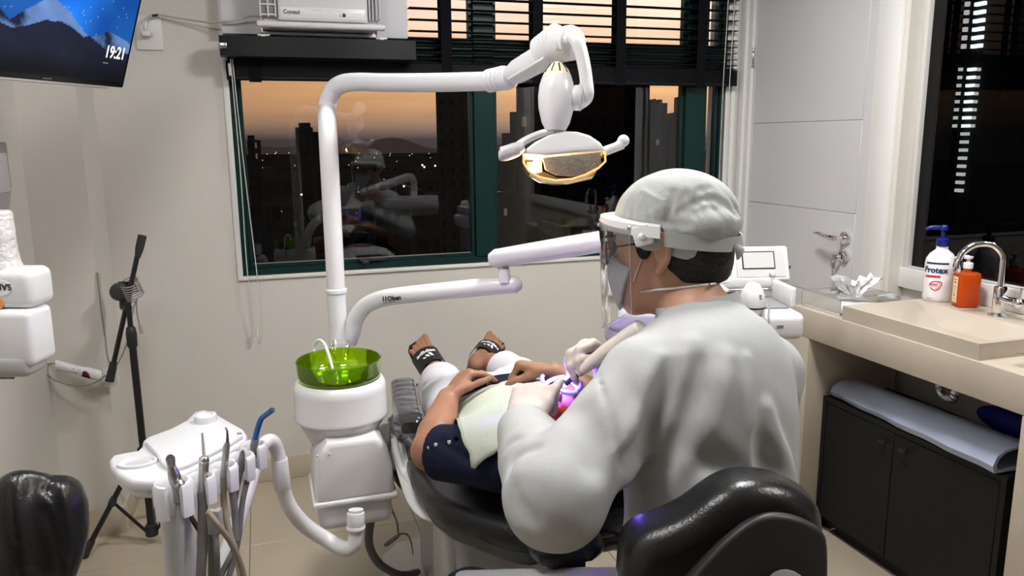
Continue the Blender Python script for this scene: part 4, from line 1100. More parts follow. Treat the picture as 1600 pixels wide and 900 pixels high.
# armrest wrapped in film
AR = mat('armrest_film', (.030, .030, .032), .14, spec=.8, bump=.35, bscale=45, coat=.6)
a0, a1 = P(629, 592, 2.27), P(640, 655, 1.98)
axd = (a1 - a0); axd.z = 0; axd.normalize(); sid = V((-axd.y, axd.x, 0)); ac_ = (a0 + a1) / 2
L_ = (V((a1.x, a1.y)) - V((a0.x, a0.y))).length + .03
rows = []
for k in range(25):
    v = k / 24; c = V((a0.x, a0.y, a0.z - .018)) + axd * (v * L_ - .015) + V((0, 0, (a1.z - a0.z) * v))
    e_ = min(1, sin(pi * min(max(v, .02), .98)) * 5) ** .5; w = (.036 + .004 * v) * e_; hh = .027 * e_ * (1 + .05 * sin(k * 2.4) * (v < .6))
    rows.append([c + sid * (w * (abs(cos(a)) ** .55) * (1 if cos(a) > 0 else -1)) + V((0, 0, 1)) * (hh * (abs(sin(a)) ** .55) * (1 if sin(a) > 0 else -1)) for a in [2 * pi * j / 22 for j in range(22)]])
arm = B().rings(rows).build('armrest', AR, dc); arm['label'] = 'black armrest pad wrapped in crinkled clear film'
B().tube([ac_ + axd * .06 + V((0, 0, -.04)), V((ac_.x + axd.x * .06, ac_.y + axd.y * .06, .67)), V((.30, 2.05, .62))], .010, 10).build('armrest_post', CHW, dc)
# joint between unit and chair: foil-wrapped knob, disc and bracket
B().box((.283, 1.98, .555), (.36, 2.07, .625), .012, 3).build('coupling', CHG, dc)
rk = random.Random(2)
q = B(); q.cyl((.296, 1.99, .685), (.335, 2.0, .685), .033, 18, bev=.008)
for v in q.v: v += V((rk.uniform(-1, 1), rk.uniform(-1, 1), rk.uniform(-1, 1))) * .0045
q.build('wrapped_knob', mat('crinkled_film', (.50, .50, .50), .15, metal=.4, bump=.8, bscale=60), dc)
B().cyl((.337, 2.0, .685), (.352, 2.0, .685), .042, 24, bev=.005).build('disc', CHW, dc)
B().cyl((.30, 2.0, .66), (.30, 2.02, .60), .016, 12).build('knob_post', CHG, dc)

# ================================================================== spittoon unit
ux, uy = .163, 2.02
tz = P(530, 590, 2.05).z
un = thing('spittoon_unit', (ux, uy, .44), 'white spittoon unit with a green glass bowl left of the dental chair', 'spittoon')
B().lathe([(.001, -.205), (.055, -.205), (.072, -.195), (.105, -.125), (.116, -.108), (.1205, -.104), (.1225, -.098), (.1205, -.092), (.120, -.030), (.1185, -.016), (.113, -.006), (.106, -.001), (.099, -.006), (.09, -.03), (.001, -.035)], (ux, uy, tz), seg=48, up=(0, 1, 0)).build('housing', WHITE, un)
# lower body
lb_ = B()
for z0, z1, gx, gy in ((.455, .535, .094, .090), ):
    lb_.box((ux + .015 - gx, uy - .03 - gy, z0), (ux + .015 + gx, uy - .03 + gy, z1), .022, 4)
lb_.build('body_lower', WHITE2, un)
B().box((ux + .015 - .108, uy - .132, .525), (ux + .015 + .108, uy + .075, .542), .007, 3).build('body_rim', WHITE, un)
bt_ = B().prism([(-.102, .534), (.102, .534), (.098, .615), (.086, .668), (.06, .70), (-.065, .70), (-.09, .668), (-.1, .60)], (ux + .015, uy - .128, 0), (1, 0, 0), (0, 0, 1), (0, .196, 0), .018, 4)
bt_.build('body_upper', WHITE, un)
B().cyl((ux, uy - .01, .60), (ux, uy - .01, tz - .19), .062, 28).build('neck', WHITE, un)
for x in (-.075, -.045): B().ball((ux + x, uy - .128, .668), .003, 8).build('screw', CHROME, un)
# bowl
GG = mat_clear('green_glass', (.70, .88, .10), 1.6, .02, gloss=(.9, 1, .7), body=(.36, .60, .01), bfac=.30)
bl_ = [(.001, -.022), (.05, -.024), (.088, -.020), (.1045, -.006), (.1080, .012), (.1100, .040), (.1105, .044), (.1085, .0455), (.1060, .043), (.1045, .014), (.100, -.001), (.085, -.012), (.05, -.016), (.001, -.015)]
B().lathe(bl_, (ux, uy, tz + .006), seg=56).build('bowl', GG, un)
B().lathe([(.001, 0), (.020, 0), (.022, .003), (.018, .007), (.001, .008)], (ux + .015, uy - .015, tz - .008), seg=24).build('drain_cap', GG, un)
# water spout
B().tube([V((ux - .075, uy + .10, tz - .02)), P(491, 560, 2.12), P(490, 543, 2.12), P(497, 532, 2.11), P(506, 536, 2.09), P(513, 553, 2.06), P(520, 577, 2.03)], [.0042] * 6 + [.0036], 10, 6).build('spout', WHITE, un)
B().lathe([(.001, 0), (.012, 0), (.012, .02), (.007, .026)], (ux - .078, uy + .10, tz - .04), seg=16).build('spout_base', WHITE, un)
# rear collar that carries the post
pxx, pyy = P(530, 545, 2.275).x, P(530, 545, 2.275).y
B().box((pxx - .045, pyy - .05, .60), (pxx + .045, pyy + .05, tz - .02), .02, 3).build('post_socket', WHITE, un)
B().box((pxx - .045, 2.125, tz - .05), (pxx + .04, pyy - .03, tz + .006), .004, 2).build('cup_shelf', WHITE, un)
B().lathe([(.030, -.07), (.042, -.06), (.042, 0), (.030, .006)], (pxx, pyy, tz), seg=24).build('socket_ring', WHITE, un)
# drain hose and cable to the floor
B().tube([P(583, 795, 2.05), P(577, 830, 2.08), P(578, 855, 2.12), P(592, 880, 2.2), P(618, 896, 2.33), P(636, 898, 2.39), at(652, 894, 'z', .035)], .0115, 12, 8).build('drain_hose', mat('drain_hose_grey', (.085, .083, .078), .5), un)
B().tube([P(608, 770, 2.08), P(612, 795, 2.2), P(620, 815, 2.35), P(622, 833, 2.45)], .0032, 8, 6).build('cable', GC, un)
pts = []
for k in range(48):
    a = k * 2 * pi / 12; v = k / 47
    pts.append(P(612 + 11 * cos(a) + 1.5 * v, 843 - 8 * cos(a) + 2.0 * sin(a) + 2 * v, 2.47 + .012 * sin(a)))
B().tube(pts, .003, 6).tube([P(622, 834, 2.46), P(636, 835, 2.50), P(643, 850, 2.50), at(645, 866, 'z', .032)], .003, 6, 5).build('cable_bundle', GC, un)

# clear plastic cup
cc = P(531, 556, 2.17)
cup = B(); cup_c = V((pxx - .004, 2.1645, tz + .0075))
cup.rings([[cup_c + V((r_ * cos(a), r_ * sin(a), z_)) for a in [2 * pi * k / 28 for k in range(28)]] for r_, z_ in ((.020, 0), (.0295, .048), (.0310, .0495), (.0310, .051))], cap1=False)
o = cup.build('plastic_cup', mat_clear('thin_plastic', (.93, .93, .93), 2.5, .05), None, smooth=60)
tag(o, 'clear plastic cup standing behind the green bowl', 'cup')

# ================================================================== operating lamp on its post
lp = thing('operating_lamp', (pxx, pyy, tz), 'white operating lamp with lit reflector on a jointed arm above the chair', 'dental lamp')
zc = at(526, 455, 'y', pyy).z
B().cyl((pxx, pyy, tz + .008), (pxx, pyy, zc), .0270, 24).build('lower_post', WHITE, lp)
B().lathe([(.0270, -.006), (.0308, -.003), (.0308, .006), (.0270, .009)], (pxx, pyy, zc), seg=24).build('collar', WHITE, lp)
zt = at(512, 205, 'y', pyy).z
B().tube([(pxx, pyy, zc), (pxx, pyy, zc + (zt - zc) * .5), (pxx, pyy, zt), P(511, 170, 2.272), P(519, 143, 2.262), P(535, 131, 2.235), P(560, 128, 2.20), P(600, 129, 2.13), P(680, 129, 1.99), P(768, 127, 1.85)], [.0258] * 6 + [.0252, .0247, .0238, .0225], 20, 8).build('post', WHITE, lp)
def ribbed(a, b_, r, n, name):
    q = B(); a, b_ = V(a), V(b_); d = (b_ - a) / n
    pr = []
    L = d.length
    for k in range(n):
        pr += [(r * .9, k * L), (r, k * L + L * .25), (r, k * L + L * .75), (r * .9, k * L + L)]
    return q.lathe([(.001, 0)] + pr + [(.001, n * L)], a, b_ - a, 24).build(name, WHITE, lp)
ribbed(P(763, 127, 1.855), P(790, 121, 1.81), .0275, 4, 'joint_sleeve')
B().lathe([(.001, 0), (.024, .002), (.027, .012), (.024, .03), (.001, .034)], P(786, 124, 1.815), P(812, 118, 1.77) - P(786, 124, 1.815), 20).build('joint_cap', WHITE, lp)
a, b_ = P(798, 118, 1.79), P(868, 78, 1.69)
B().tube([a, a + (b_ - a) * .15, a + (b_ - a) * .6, b_], [.022, .027, .029, .028], 16).build('lamp_arm', WHITE, lp)
# groove cover along the arm
B().tube([P(802, 125, 1.75), P(858, 92, 1.66)], .017, 12, flat=.5).build('arm_cover', WHITE2, lp)
ribbed(P(848, 85, 1.70), P(878, 62, 1.655), .0395, 5, 'elbow_sleeve')
B().cyl(P(869, 72, 1.665), P(897, 66, 1.615), .036, 28, bev=.008).build('elbow_drum', WHITE, lp)
B().obox(P(873, 72, 1.606), (.012, .004, .018), CR, CF).build('label_sticker', mat('small_label', (.45, .45, .46), .4, noise=.6, nscale=150), lp)
B().tube([P(894, 58, 1.60), P(903, 68, 1.59), P(911, 95, 1.59), P(916, 125, 1.59), P(917, 150, 1.59), P(909, 163, 1.60)], [.016, .0165, .0155, .015, .0155, .012], 14, 6, flat=.8).build('drop_arm', WHITE, lp)
B().ball(P(901, 153, 1.60), .026, 20).build('ball_joint', WHITE, lp)
B().lathe([(.026, -.003), (.028, 0), (.026, .003)], P(906, 152, 1.598), CR, 20).build('joint_ring', LGREY, lp)
# egg body and vented tip
eb, et = P(868, 205, 1.60), P(871, 96, 1.60); L = (et - eb).length
B().lathe([(.020, 0), (.029, L * .12), (.0365, L * .33), (.038, L * .5), (.036, L * .65), (.030, L * .78)], eb, et - eb, 32).build('body', WHITE, lp)
B().lathe([(.0298, L * .781), (.024, L * .87), (.014, L * .955), (.006, L * .99), (.001, L)], eb, et - eb, 24).build('vent_cap', CREAM, lp)
ax_e = (et - eb).normalized(); xx, yy, _ = frame(ax_e, (0, 1, 0))
for k in range(10):
    an = 2 * pi * k / 10 + .15; dd = xx * cos(an) + yy * sin(an)
    B().tube([eb + ax_e * (L * .82) + dd * .0274, eb + ax_e * (L * .88) + dd * .0228, eb + ax_e * (L * .95) + dd * .0150], .0014, 6).build('vent_slot', INK, lp)
# head: shell above, clear cover with reflector below
t0 = 1.585
hd_o = P(880, 243, t0)
def hp_(px, py): 
    v = P(px, py, t0) - hd_o
    return (v.dot(CR), v.dot(-CD))
nrm_h = CF  # head runs away from the viewer
up_h = -CD
shell = [hp_(*q) for q in [(817, 241), (822, 232), (836, 221), (858, 210), (880, 204), (902, 205), (922, 211), (938, 222), (946, 234), (900, 238), (850, 243)]]
B().prism(shell, hd_o, CR, up_h, nrm_h * .085, .006, 3).build('head_shell', WHITE, lp)
low = [hp_(*q) for q in [(818, 243), (850, 244.5), (900, 239.5), (945, 235.5), (946, 252), (936, 262), (915, 273), (893, 280), (868, 282), (843, 277), (826, 267), (818, 254)]]
CLR = mat_clear('amber_cover', (.97, .93, .87), .25, .05)
B().prism(low, hd_o, CR, up_h, nrm_h * .085, .006, 3).build('cover', CLR, lp)
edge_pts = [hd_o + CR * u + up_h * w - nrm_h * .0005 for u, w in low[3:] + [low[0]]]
B().tube(edge_pts, .0022, 8).build('cover_rim', mat('lamplit_rim_glow', (.80, .55, .25), .3, emit=(1, .55, .15), estr=.5), lp)  # amber tint and glow put in for lamp light caught by the rim
rf = [hp_(*q) for q in [(848, 245.5), (900, 241), (939, 237.5), (939, 256), (922, 268), (895, 275), (868, 273), (852, 264)]]
B().prism(rf, hd_o + nrm_h * .004, CR, up_h, nrm_h * .006, .001).build('reflector_back', mat('reflector_grey', (.24, .225, .22), .6, noise=.35, nscale=260), lp)
B().prism([hp_(*q) for q in [(824, 247), (848, 246), (848, 265), (836, 268), (826, 260)]], hd_o + nrm_h * .05, CR, up_h, nrm_h * .004, 0).build('reflector', mat('gold_reflector', (.95, .70, .30), .2, metal=.9), lp)
B().prism([hp_(*q) for q in [(828, 268), (850, 266), (872, 276), (900, 276), (930, 266), (936, 258), (930, 272), (890, 281), (850, 279)]], hd_o + nrm_h * .02, CR, up_h, nrm_h * .05, 0).build('lower_reflector', mat('gold_reflector', (.95, .70, .30), .2, metal=.9), lp)
B().cyl(P(838, 250, t0 + .035), P(838, 258, t0 + .035), .006, 12, bev=.002).build('bulb', mat_emit('halogen_bulb', (1, .62, .22), 55), lp)
for q0, q1 in (((829, 246, .02), (845, 246, .02)), ((844.5, 246, .012), (844.5, 265, .012))):
    B().tube([P(q0[0], q0[1], t0 + q0[2]), P(q1[0], q1[1], t0 + q1[2])], .0012, 6).build('cover_rib', CREAM, lp)
pl_ = bpy.data.lights.new('halogen', 'POINT'); pl_.energy = 2.6; pl_.color = (1, .62, .26); pl_.shadow_soft_size = .012
po = bpy.data.objects.new('halogen', pl_); COL.objects.link(po); po.location = P(838, 262, t0 + .03)
# handles
B().tube([P(866, 204, 1.60), P(845, 209, 1.605), P(822, 219, 1.60), P(806, 230, 1.59)], [.010, .011, .0115, .012], 12, 5, flat=.7).build('handle_arm', WHITE, lp)
B().tube([P(818, 229, 1.585), P(808, 233, 1.583), P(795, 238, 1.58), P(783, 241, 1.578), P(779, 241, 1.578)], [.009, .0145, .0155, .0145, .007], 14, 4).build('handle_grip', mat('grip_film', (.55, .55, .57), .2, bump=.3, bscale=80), lp)
B().tube([P(943, 237, 1.60), P(962, 230, 1.60), P(972, 225, 1.60)], [.010, .0095, .011], 12).build('handle_arm', WHITE, lp)
B().tube([P(968, 229, 1.60), P(973, 219, 1.60), P(976, 214, 1.60)], [.010, .0105, .007], 12).ball(P(974, 220, 1.60), .0125, 14).build('handle_grip', WHITE, lp)

# ================================================================== delivery unit on swing arm
dl = thing('delivery_unit', P(790, 440, 2.08), 'white instrument delivery table on a two-part swing arm behind the dentist', 'delivery unit')
az = tz + .0
B().tube([V((pxx + .030, pyy + .004, tz + .035)), P(551, 518, 2.265), P(555, 500, 2.258), P(569, 480, 2.24), P(592, 468, 2.21), P(625, 462, 2.17), P(700, 454, 2.125), P(760, 448, 2.10), P(803, 445, 2.085)], [.024] * 8 + [.0235], 20, 8).build('swing_arm', WHITE, dl)
B().ball(P(803, 445, 2.085), .0235, 18).build('arm_end', WHITE, dl)
B().tube([P(789, 442, 2.075), P(787, 421, 2.075)], [.0165, .0155], 18).build('pivot_post', WHITE, dl)
B().tube([P(787, 421, 2.075), P(786, 413, 2.075)], .0150, 18).build('pivot_ring', STEEL, dl)
s0_, s1_ = P(775, 404, 2.075), P(1010, 366, 1.93)
B().tube([s0_ - (s1_ - s0_) * .04, s0_, s0_ + (s1_ - s0_) * .5, s1_], [.017, .0255, .0275, .027], 20, flat=1.0).build('spring_arm', WHITE, dl)
dirr = (P(640, 460.5, 2.165) - P(598, 465.5, 2.203)).normalized()
upv = V((0, 0, 1)) - dirr * dirr.z
def on_arm(px, py): return P(px, py, 2.083)
INKL = mat('logo_black', (.012, .012, .014), .5)
fwd_n = V((CF.x, CF.y, 0)).normalized()
text('lettering', 'Olsen', .0185, P(606, 470.5, 2.154), dirr, upv, INKL, dl, depth=.0005, bold=.0007)
for k in range(2): B().prism([(0, 0), (.004, 0), (.0065, .014), (.0025, .014)], P(598 + k * 4, 471, 2.160), dirr, upv, -fwd_n * .0008).build('logo_bar', INKL, dl)
B().prism([(0, 0), (.045, 0), (.045, .0012), (0, .0012)], P(598, 474, 2.158), dirr, upv, -fwd_n * .0008).build('logo_line', INKL, dl)
# the table
tc_ = P(1030, 480, 1.90)
ty = V((CF.x, CF.y, 0)).normalized(); tx = CR
tab = [(-.130, -.10), (-.145, -.06), (-.13, .06), (-.09, .14), (-.04, .16), (.14, .16), (.18, .10), (.18, -.08), (.14, -.12), (-.08, -.12)]
B().prism(tab, tc_ + V((0, 0, -.035)), tx, ty, (0, 0, .05), .014, 3).build('table', WHITE, dl)
B().prism([(u * .93, w * .9 + .01) for u, w in tab], tc_ + V((0, 0, .012)), tx, ty, (0, 0, .018), .008, 3).build('table_pad', WHITE2, dl)
B().prism([(u * .72 + .04, w * .55 + .05) for u, w in tab], tc_ + V((0, 0, .028)), tx, ty, (0, 0, .02), .009, 3).build('raised_tray', WHITE, dl)
B().prism([(u * .96, w * .95) for u, w in tab], tc_ + V((0, 0, -.07)), tx, ty, (0, 0, .04), .012, 3).build('underside', LGREY, dl)
B().tube([s1_, P(1030, 368, 1.92), P(1040, 400, 1.93), tc_ + V((.02, .10, .03))], .022, 14, 5).build('drop_link', WHITE, dl)
for px, py in ((953, 497), (972, 516)): B().cyl(P(px, py, 1.80), P(px, py, 1.815), .006, 14, bev=.001).build('button', LGREY, dl)
B().tube([P(1004, 520, 1.86), P(1004, 545, 1.86)], .010, 12).build('connector', MGREY, dl)

# ================================================================== assistant's instrument tray
TZ = .795
at_ = thing('instrument_tray', at(290, 700, 'z', TZ), 'white assistant instrument tray with five holders on a bent white tube', 'instrument tray')
op = [(170, 716), (176, 709), (195, 705), (214, 702), (221, 695), (223, 686), (232, 680), (265, 668), (290, 655), (303, 642), (318, 638), (336, 643), (362, 658), (380, 668), (386, 677), (383, 688), (360, 701), (325, 718), (296, 733), (265, 744), (235, 750), (205, 749), (184, 738), (173, 727)]
poly = [(at(x, y, 'z', TZ).x, at(x, y, 'z', TZ).y) for x, y in op]
cxm = sum(p[0] for p in poly) / len(poly); cym = sum(p[1] for p in poly) / len(poly)
TRW = mat('tray_white', (.68, .69, .72), .3)
body = B().prism(poly, (0, 0, TZ - .028), (1, 0, 0), (0, 1, 0), (0, 0, .026), .008, 3); body.build('tray', TRW, at_)
B().prism([(cxm + (x - cxm) * .95, cym + (y - cym) * .95) for x, y in poly], (0, 0, TZ - .046), (1, 0, 0), (0, 1, 0), (0, 0, .022), .010, 3).build('tray_underside', TRW, at_)
# raised deck (the right two thirds stands higher than the dish end)
op2 = [(226, 690), (236, 683), (268, 671), (292, 658), (304, 645), (318, 642), (335, 647), (360, 662), (376, 671), (379, 679), (356, 693), (322, 710), (294, 724), (268, 732), (252, 722), (244, 708)]
TZ2 = TZ + .009
p2_ = [(at(x, y, 'z', TZ2).x, at(x, y, 'z', TZ2).y) for x, y in op2]
B().prism(p2_, (0, 0, TZ - .004), (1, 0, 0), (0, 1, 0), (0, 0, .013), .005, 3).build('deck', TRW, at_)
dsh = at(215, 723, 'z', TZ)
B().lathe([(.034, -.001), (.033, .003), (.029, .004), (.024, -.001), (.021, -.010), (.001, -.011)], (dsh.x, dsh.y, TZ), seg=32, sx=1.15, sy=.8).build('dish_rim', TRW, at_)
B().lathe([(.021, 0), (.001, .0005)], (dsh.x, dsh.y, TZ - .0005), seg=24, sx=1.15, sy=.8).build('dish_floor', LGREY, at_)
kn = at(321, 648, 'z', TZ2 + .015)
B().lathe([(.024, -.015), (.025, -.004), (.0235, 0), (.018, .002), (.016, -.002), (.001, -.002)], (kn.x, kn.y, TZ2 + .015), seg=32).build('cap', TRW, at_)
B().cyl(at(251, 747, 'z', TZ - .01) + V((0, -.002, 0)), at(251, 747, 'z', TZ - .01) + V((.001, -.006, 0)), .004, 12).build('screw', LGREY, at_)
B().obox(at(374, 677, 'z', TZ2 + .002), (.010, .003, .002), CR).build('mark', MGREY, at_)
# holders: split cups along the front
hold = [(272, 778, 1.45), (314, 764, 1.50), (350, 746, 1.56), (377, 730, 1.61), (396, 712, 1.66)]
HC = []
for k, (px, py, t) in enumerate(hold):
    c = P(px, py, t); HC.append(c)
    fd = (CC - c); fd.z = 0; fd.normalize(); sd = V((-fd.y, fd.x, 0))
    q = B(); rs = []
    sc = (1.12, .94, .92, .92, .92)[k]
    for j in range(25):
        an = radians(25 + j * (310 / 24))
        d = fd * cos(an) + sd * sin(an)
        ri, ro = .0205 * sc, .0315 * sc
        zt_, zb_ = .030 * sc, -.034 * sc + .006 * cos(an)
        rs.append([c + d * ri + V((0, 0, zb_)), c + d * (ri - .002) + V((0, 0, zt_ - .008)), c + d * (ri + .004) + V((0, 0, zt_)), c + d * (ro - .003) + V((0, 0, zt_ - .001)), c + d * ro + V((0, 0, zt_ - .008)), c + d * (ro - .002) + V((0, 0, zb_ + .002))])
    q.rings(rs)
    q.build('holder', TRW, at_, smooth=50)
for a, b_ in zip(HC[:-1], HC[1:]): B().tube([a + V((0, .040, .0)), b_ + V((0, .040, .0))], .007, 10).build('holder_bar', TRW, at_)
B().tube([P(270, 800, 1.50), P(280, 850, 1.52), P(288, 930, 1.54)], [.024, .030, .036], 18, 4, flat=.45).build('support_sleeve', mat('translucent_sleeve', (.58, .58, .60), .3), at_)
arm_pts = [P(556, 796, 1.945), P(556, 830, 1.945), P(552, 852, 1.945), P(537, 857, 1.945), P(510, 843, 1.96), P(478, 822, 1.94), P(455, 795, 1.91), P(444, 768, 1.89), P(439, 735, 1.87), P(434, 708, 1.86), P(426, 690, 1.84), P(414, 692, 1.82), P(403, 712, 1.80), P(388, 760, 1.76), P(366, 830, 1.70), P(346, 900, 1.65), P(340, 930, 1.62)]
B().tube(arm_pts, [.0185, .018, .0185, .019, .019, .019, .018, .0175, .017, .0165, .0165, .016, .0165, .0175, .0185, .0185, .0185], 18, 6).build('support_tube', WHITE, at_)
for q0, q1, r in ((P(442, 764, 1.885), P(436, 716, 1.865), .0198), (P(556, 800, 1.945), P(556, 825, 1.945), .0225)):
    B().cyl(q0, q1, r, 20, bev=.003).build('sleeve', WHITE, at_)
B().lathe([(.0225, 0), (.0245, .004), (.0225, .010)], P(556, 826, 1.945), (0, 0, 1), 20).build('collar', WHITE, at_)

# instruments in the holders, each with its hose
TAN = mat('tan_hose', (.26, .22, .17), .5)
def hose(pts, r, m_, par, nm='hose'): return B().tube(pts, r, 10, 6).build(nm, m_, par)
i1 = thing('suction_handpiece', HC[0], 'steel suction tube with an open black end in the front holder', 'handpiece')
B().tube([P(266, 716, 1.430), P(268, 728, 1.435)], [.0088, .0072], 16).build('nozzle', STEEL, i1)
B().tube([P(268, 728, 1.435), P(273, 746, 1.440), P(277, 762, 1.445), P(281, 782, 1.450)], [.0072, .0115, .0095, .0115], 16, 3).build('body', STEEL, i1)
B().cyl(P(265.8, 715.3, 1.428), P(266.2, 716.4, 1.431), .0068, 14).build('opening', INK, i1)
B().cyl(P(277, 760, 1.435), P(285, 753, 1.430), .0065, 12, bev=.001).build('valve', STEEL, i1)
hose([P(281, 782, 1.450), P(281, 830, 1.440), P(280, 940, 1.430)], .0085, mat('suction_hose', (.26, .26, .265), .35), i1)
i2 = thing('air_water_syringe', HC[1], 'steel air and water syringe with a thin clear tip in the second holder', 'syringe')
B().tube([P(316, 676, 1.475), P(317, 690, 1.480), P(319, 714, 1.485)], [.0018, .0028, .0032], 10).build('tip', mat('clear_tip', (.62, .64, .66), .15), i2)
B().ball(P(319, 719, 1.485), .0095, 14).build('head', CHROME, i2)
B().tube([P(319, 716, 1.485), P(318, 735, 1.490), P(315, 768, 1.500)], [.0095, .0092, .0075], 14).build('body', STEEL, i2)
for dx in (-4, 4): B().cyl(P(319 + dx, 722, 1.632), P(319 + dx, 722, 1.626), .0035, 12).build('button', CHROME, i2)
hose([P(315, 768, 1.500), P(317, 800, 1.500), P(316, 850, 1.495), P(312, 940, 1.485)], .0095, HOSE, i2)
hose([P(321, 800, 1.555), P(330, 840, 1.57), P(331, 940, 1.60)], .0080, HOSE, i2)
i3 = thing('scaler_handpiece', HC[2], 'grey steel scaler with a hooked tip in the third holder', 'handpiece')
B().tube([P(352, 668, 1.540), P(355, 674, 1.540), P(355.5, 690, 1.540)], [.0011, .0018, .0028], 8, 3).build('tip', mat('dark_steel', (.08, .08, .085), .3, metal=.6), i3)
B().tube([P(355.5, 690, 1.540), P(354, 697, 1.545), P(349, 744, 1.560)], [.0030, .0065, .0068], 14).build('body', STEEL, i3)
hose([P(349, 744, 1.560), P(350, 790, 1.560), P(358, 830, 1.550), P(370, 870, 1.540), P(382, 930, 1.520)], .0062, TAN, i3)
hose([P(324, 800, 1.435), P(342, 822, 1.44), P(362, 850, 1.46), P(378, 890, 1.48), P(386, 940, 1.49)], .0058, TAN, i3, 'second_hose')
i4 = thing('turbine_handpiece', HC[3], 'short dark hose end in the fourth holder', 'handpiece')
B().tube([P(379, 707, 1.590), P(377.5, 718, 1.595), P(377, 735, 1.605)], [.0052, .0072, .0065], 14).build('connector', MGREY, i4)
B().cyl(P(379.2, 705.8, 1.588), P(379, 707, 1.590), .0038, 12).build('opening', INK, i4)
hose([P(376, 735, 1.605), P(369, 765, 1.600), P(366, 800, 1.590), P(368, 850, 1.570), P(345, 900, 1.530), P(335, 940, 1.510)], .0062, HOSE, i4)
hose([P(362, 760, 1.590), P(367, 800, 1.580), P(369, 845, 1.570)], .0070, HOSE, i4, 'second_hose')
i5 = thing('saliva_ejector', HC[4], 'bent blue saliva ejector tip in the rear holder', 'saliva ejector')
BLT = mat('blue_tip', (.02, .11, .33), .3)
B().tube([P(398, 688, 1.650), P(403, 668, 1.645), P(408, 655, 1.640), P(413, 650, 1.635), P(425, 641, 1.620)], [.0062, .0062, .0060, .0058, .0062], 14, 4).build('tip', BLT, i5)
B().cyl(P(424.5, 641.3, 1.621), P(426, 640.4, 1.619), .0056, 12).build('tip_end', mat('tip_dark', (.008, .03, .10), .5), i5)
B().tube([P(399, 686, 1.650), P(397, 697, 1.655), P(396, 714, 1.660)], [.0078, .0085, .0070], 14).build('connector', MGREY, i5)
hose([P(396, 714, 1.660), P(384, 760, 1.645), P(378, 790, 1.630), P(371, 850, 1.590), P(352, 920, 1.540)], .0060, HOSE, i5)
i6 = thing('hose_valve', P(335, 800, 1.492), 'grey rectangular valve hanging on a hose under the tray', 'valve')
B().obox(P(336, 814, 1.492), (.026, .02, .05), CR, V((CF.x, CF.y, 0)), .004).build('block', mat('valve_grey', (.30, .30, .29), .4), i6)
B().tube([P(336, 832, 1.492), P(337, 839, 1.492)], [.008, .006], 12).build('collar', MGREY, i6)
B().tube([P(336, 793, 1.492), P(336, 798, 1.492)], [.004, .006], 12).build('collar', MGREY, i6)
hose([P(337, 838, 1.492), P(339, 868, 1.492), P(341, 930, 1.520)], .0056, HOSE, i6)

# ================================================================== equipment trolley behind the dentist
TRG = mat('trolley_white', (.74, .74, .75), .3)
cr = thing('equipment_trolley', P(1190, 500, 2.2), 'white equipment trolley with a small lit screen between dentist and door', 'trolley')
cr.location.z = 0; WL[cr.name] = cr.location.copy()
fy_ = V((CF.x, CF.y, 0)).normalized()
fr = Matrix.Rotation(radians(4), 3, 'Z'); cxv = fr @ CR; cxv.z = 0; cxv.normalize(); cyv = V((-cxv.y, cxv.x, 0))
c_ = P(1178, 478, 2.20)
B().obox(c_ + V((0, 0, -.045)) + cyv * .03, (.235, .22, .075), cxv, cyv, .02, 4).build('top_case', TRG, cr)
B().obox(c_ + V((0, 0, -.30)) + cyv * .05, (.19, .17, .46), cxv, cyv, .02, 3).build('body', LGREY, cr)
B().obox(V((c_.x, c_.y, .25)) + cyv * .05, (.17, .15, .34), cxv, cyv, .02, 3).build('lower_body', TRG, cr)
B().obox(V((c_.x, c_.y, .055)) + cyv * .05, (.27, .26, .05), cxv, cyv, .02, 3).build('foot', TRG, cr)
for sx in (-.1, .1):
    for sy in (-.05, .15): B().cyl(V((c_.x, c_.y, .018)) + cxv * (sx - .008) + cyv * sy, V((c_.x, c_.y, .018)) + cxv * (sx + .008) + cyv * sy, .018, 14).build('caster', RUBBER, cr)
# open rack frame standing on the case
z0 = c_.z - .008
for sx in (-.108, .108): B().obox(c_ + cxv * sx + cyv * .06 + V((0, 0, .025)), (.016, .15, .055), cxv, cyv, .006, 3).build('frame_side', TRG, cr)
B().obox(c_ + cyv * .13 + V((0, 0, .045)), (.235, .022, .035), cxv, cyv, .008, 3).build('frame_back', TRG, cr)
for k in range(3): B().tube([c_ + cxv * -.1 + cyv * (.125 - .01 * k) + V((0, 0, .022 - k * .018)), c_ + cxv * .1 + cyv * (.125 - .01 * k) + V((0, 0, .022 - k * .018))], .0045, 10).build('rail', STEEL, cr)
B().obox(c_ + cyv * .05 + V((0, 0, -.005)), (.19, .13, .004), cxv, cyv).build('rack_floor', MGREY, cr)
# screen panel
sc_ = P(1186, 413, 2.33); su = (V((0, 0, 1)) * .93 + cyv * .36).normalized()
B().obox(sc_, (.178, .108, .022), cxv, su, .009, 3).build('monitor', TRG, cr)
sn = cxv.cross(su)
B().obox(sc_ + sn * .0095, (.15, .085, .006), cxv, su, .002, 1).build('monitor_bezel', LGREY, cr)
B().obox(sc_ + sn * .0125 - cxv * .006 + su * .010, (.100, .054, .003), cxv, su, .001, 1).build('screen_frame', INK, cr)
B().obox(sc_ + sn * .0142 - cxv * .006 + su * .010, (.092, .047, .0012), cxv, su).build('screen', mat_emit('monitor_glow', (1, 1, .93), .72), cr)
B().cyl(sc_ + sn * .012 + cxv * .032 - su * .032, sc_ + sn * .018 + cxv * .032 - su * .032, .009, 18, bev=.0015).build('knob', LGREY, cr)
B().cyl(sc_ + cxv * .088 + su * -.01, sc_ + cxv * .094 + su * -.01, .005, 10).build('pin', BLACKP, cr)
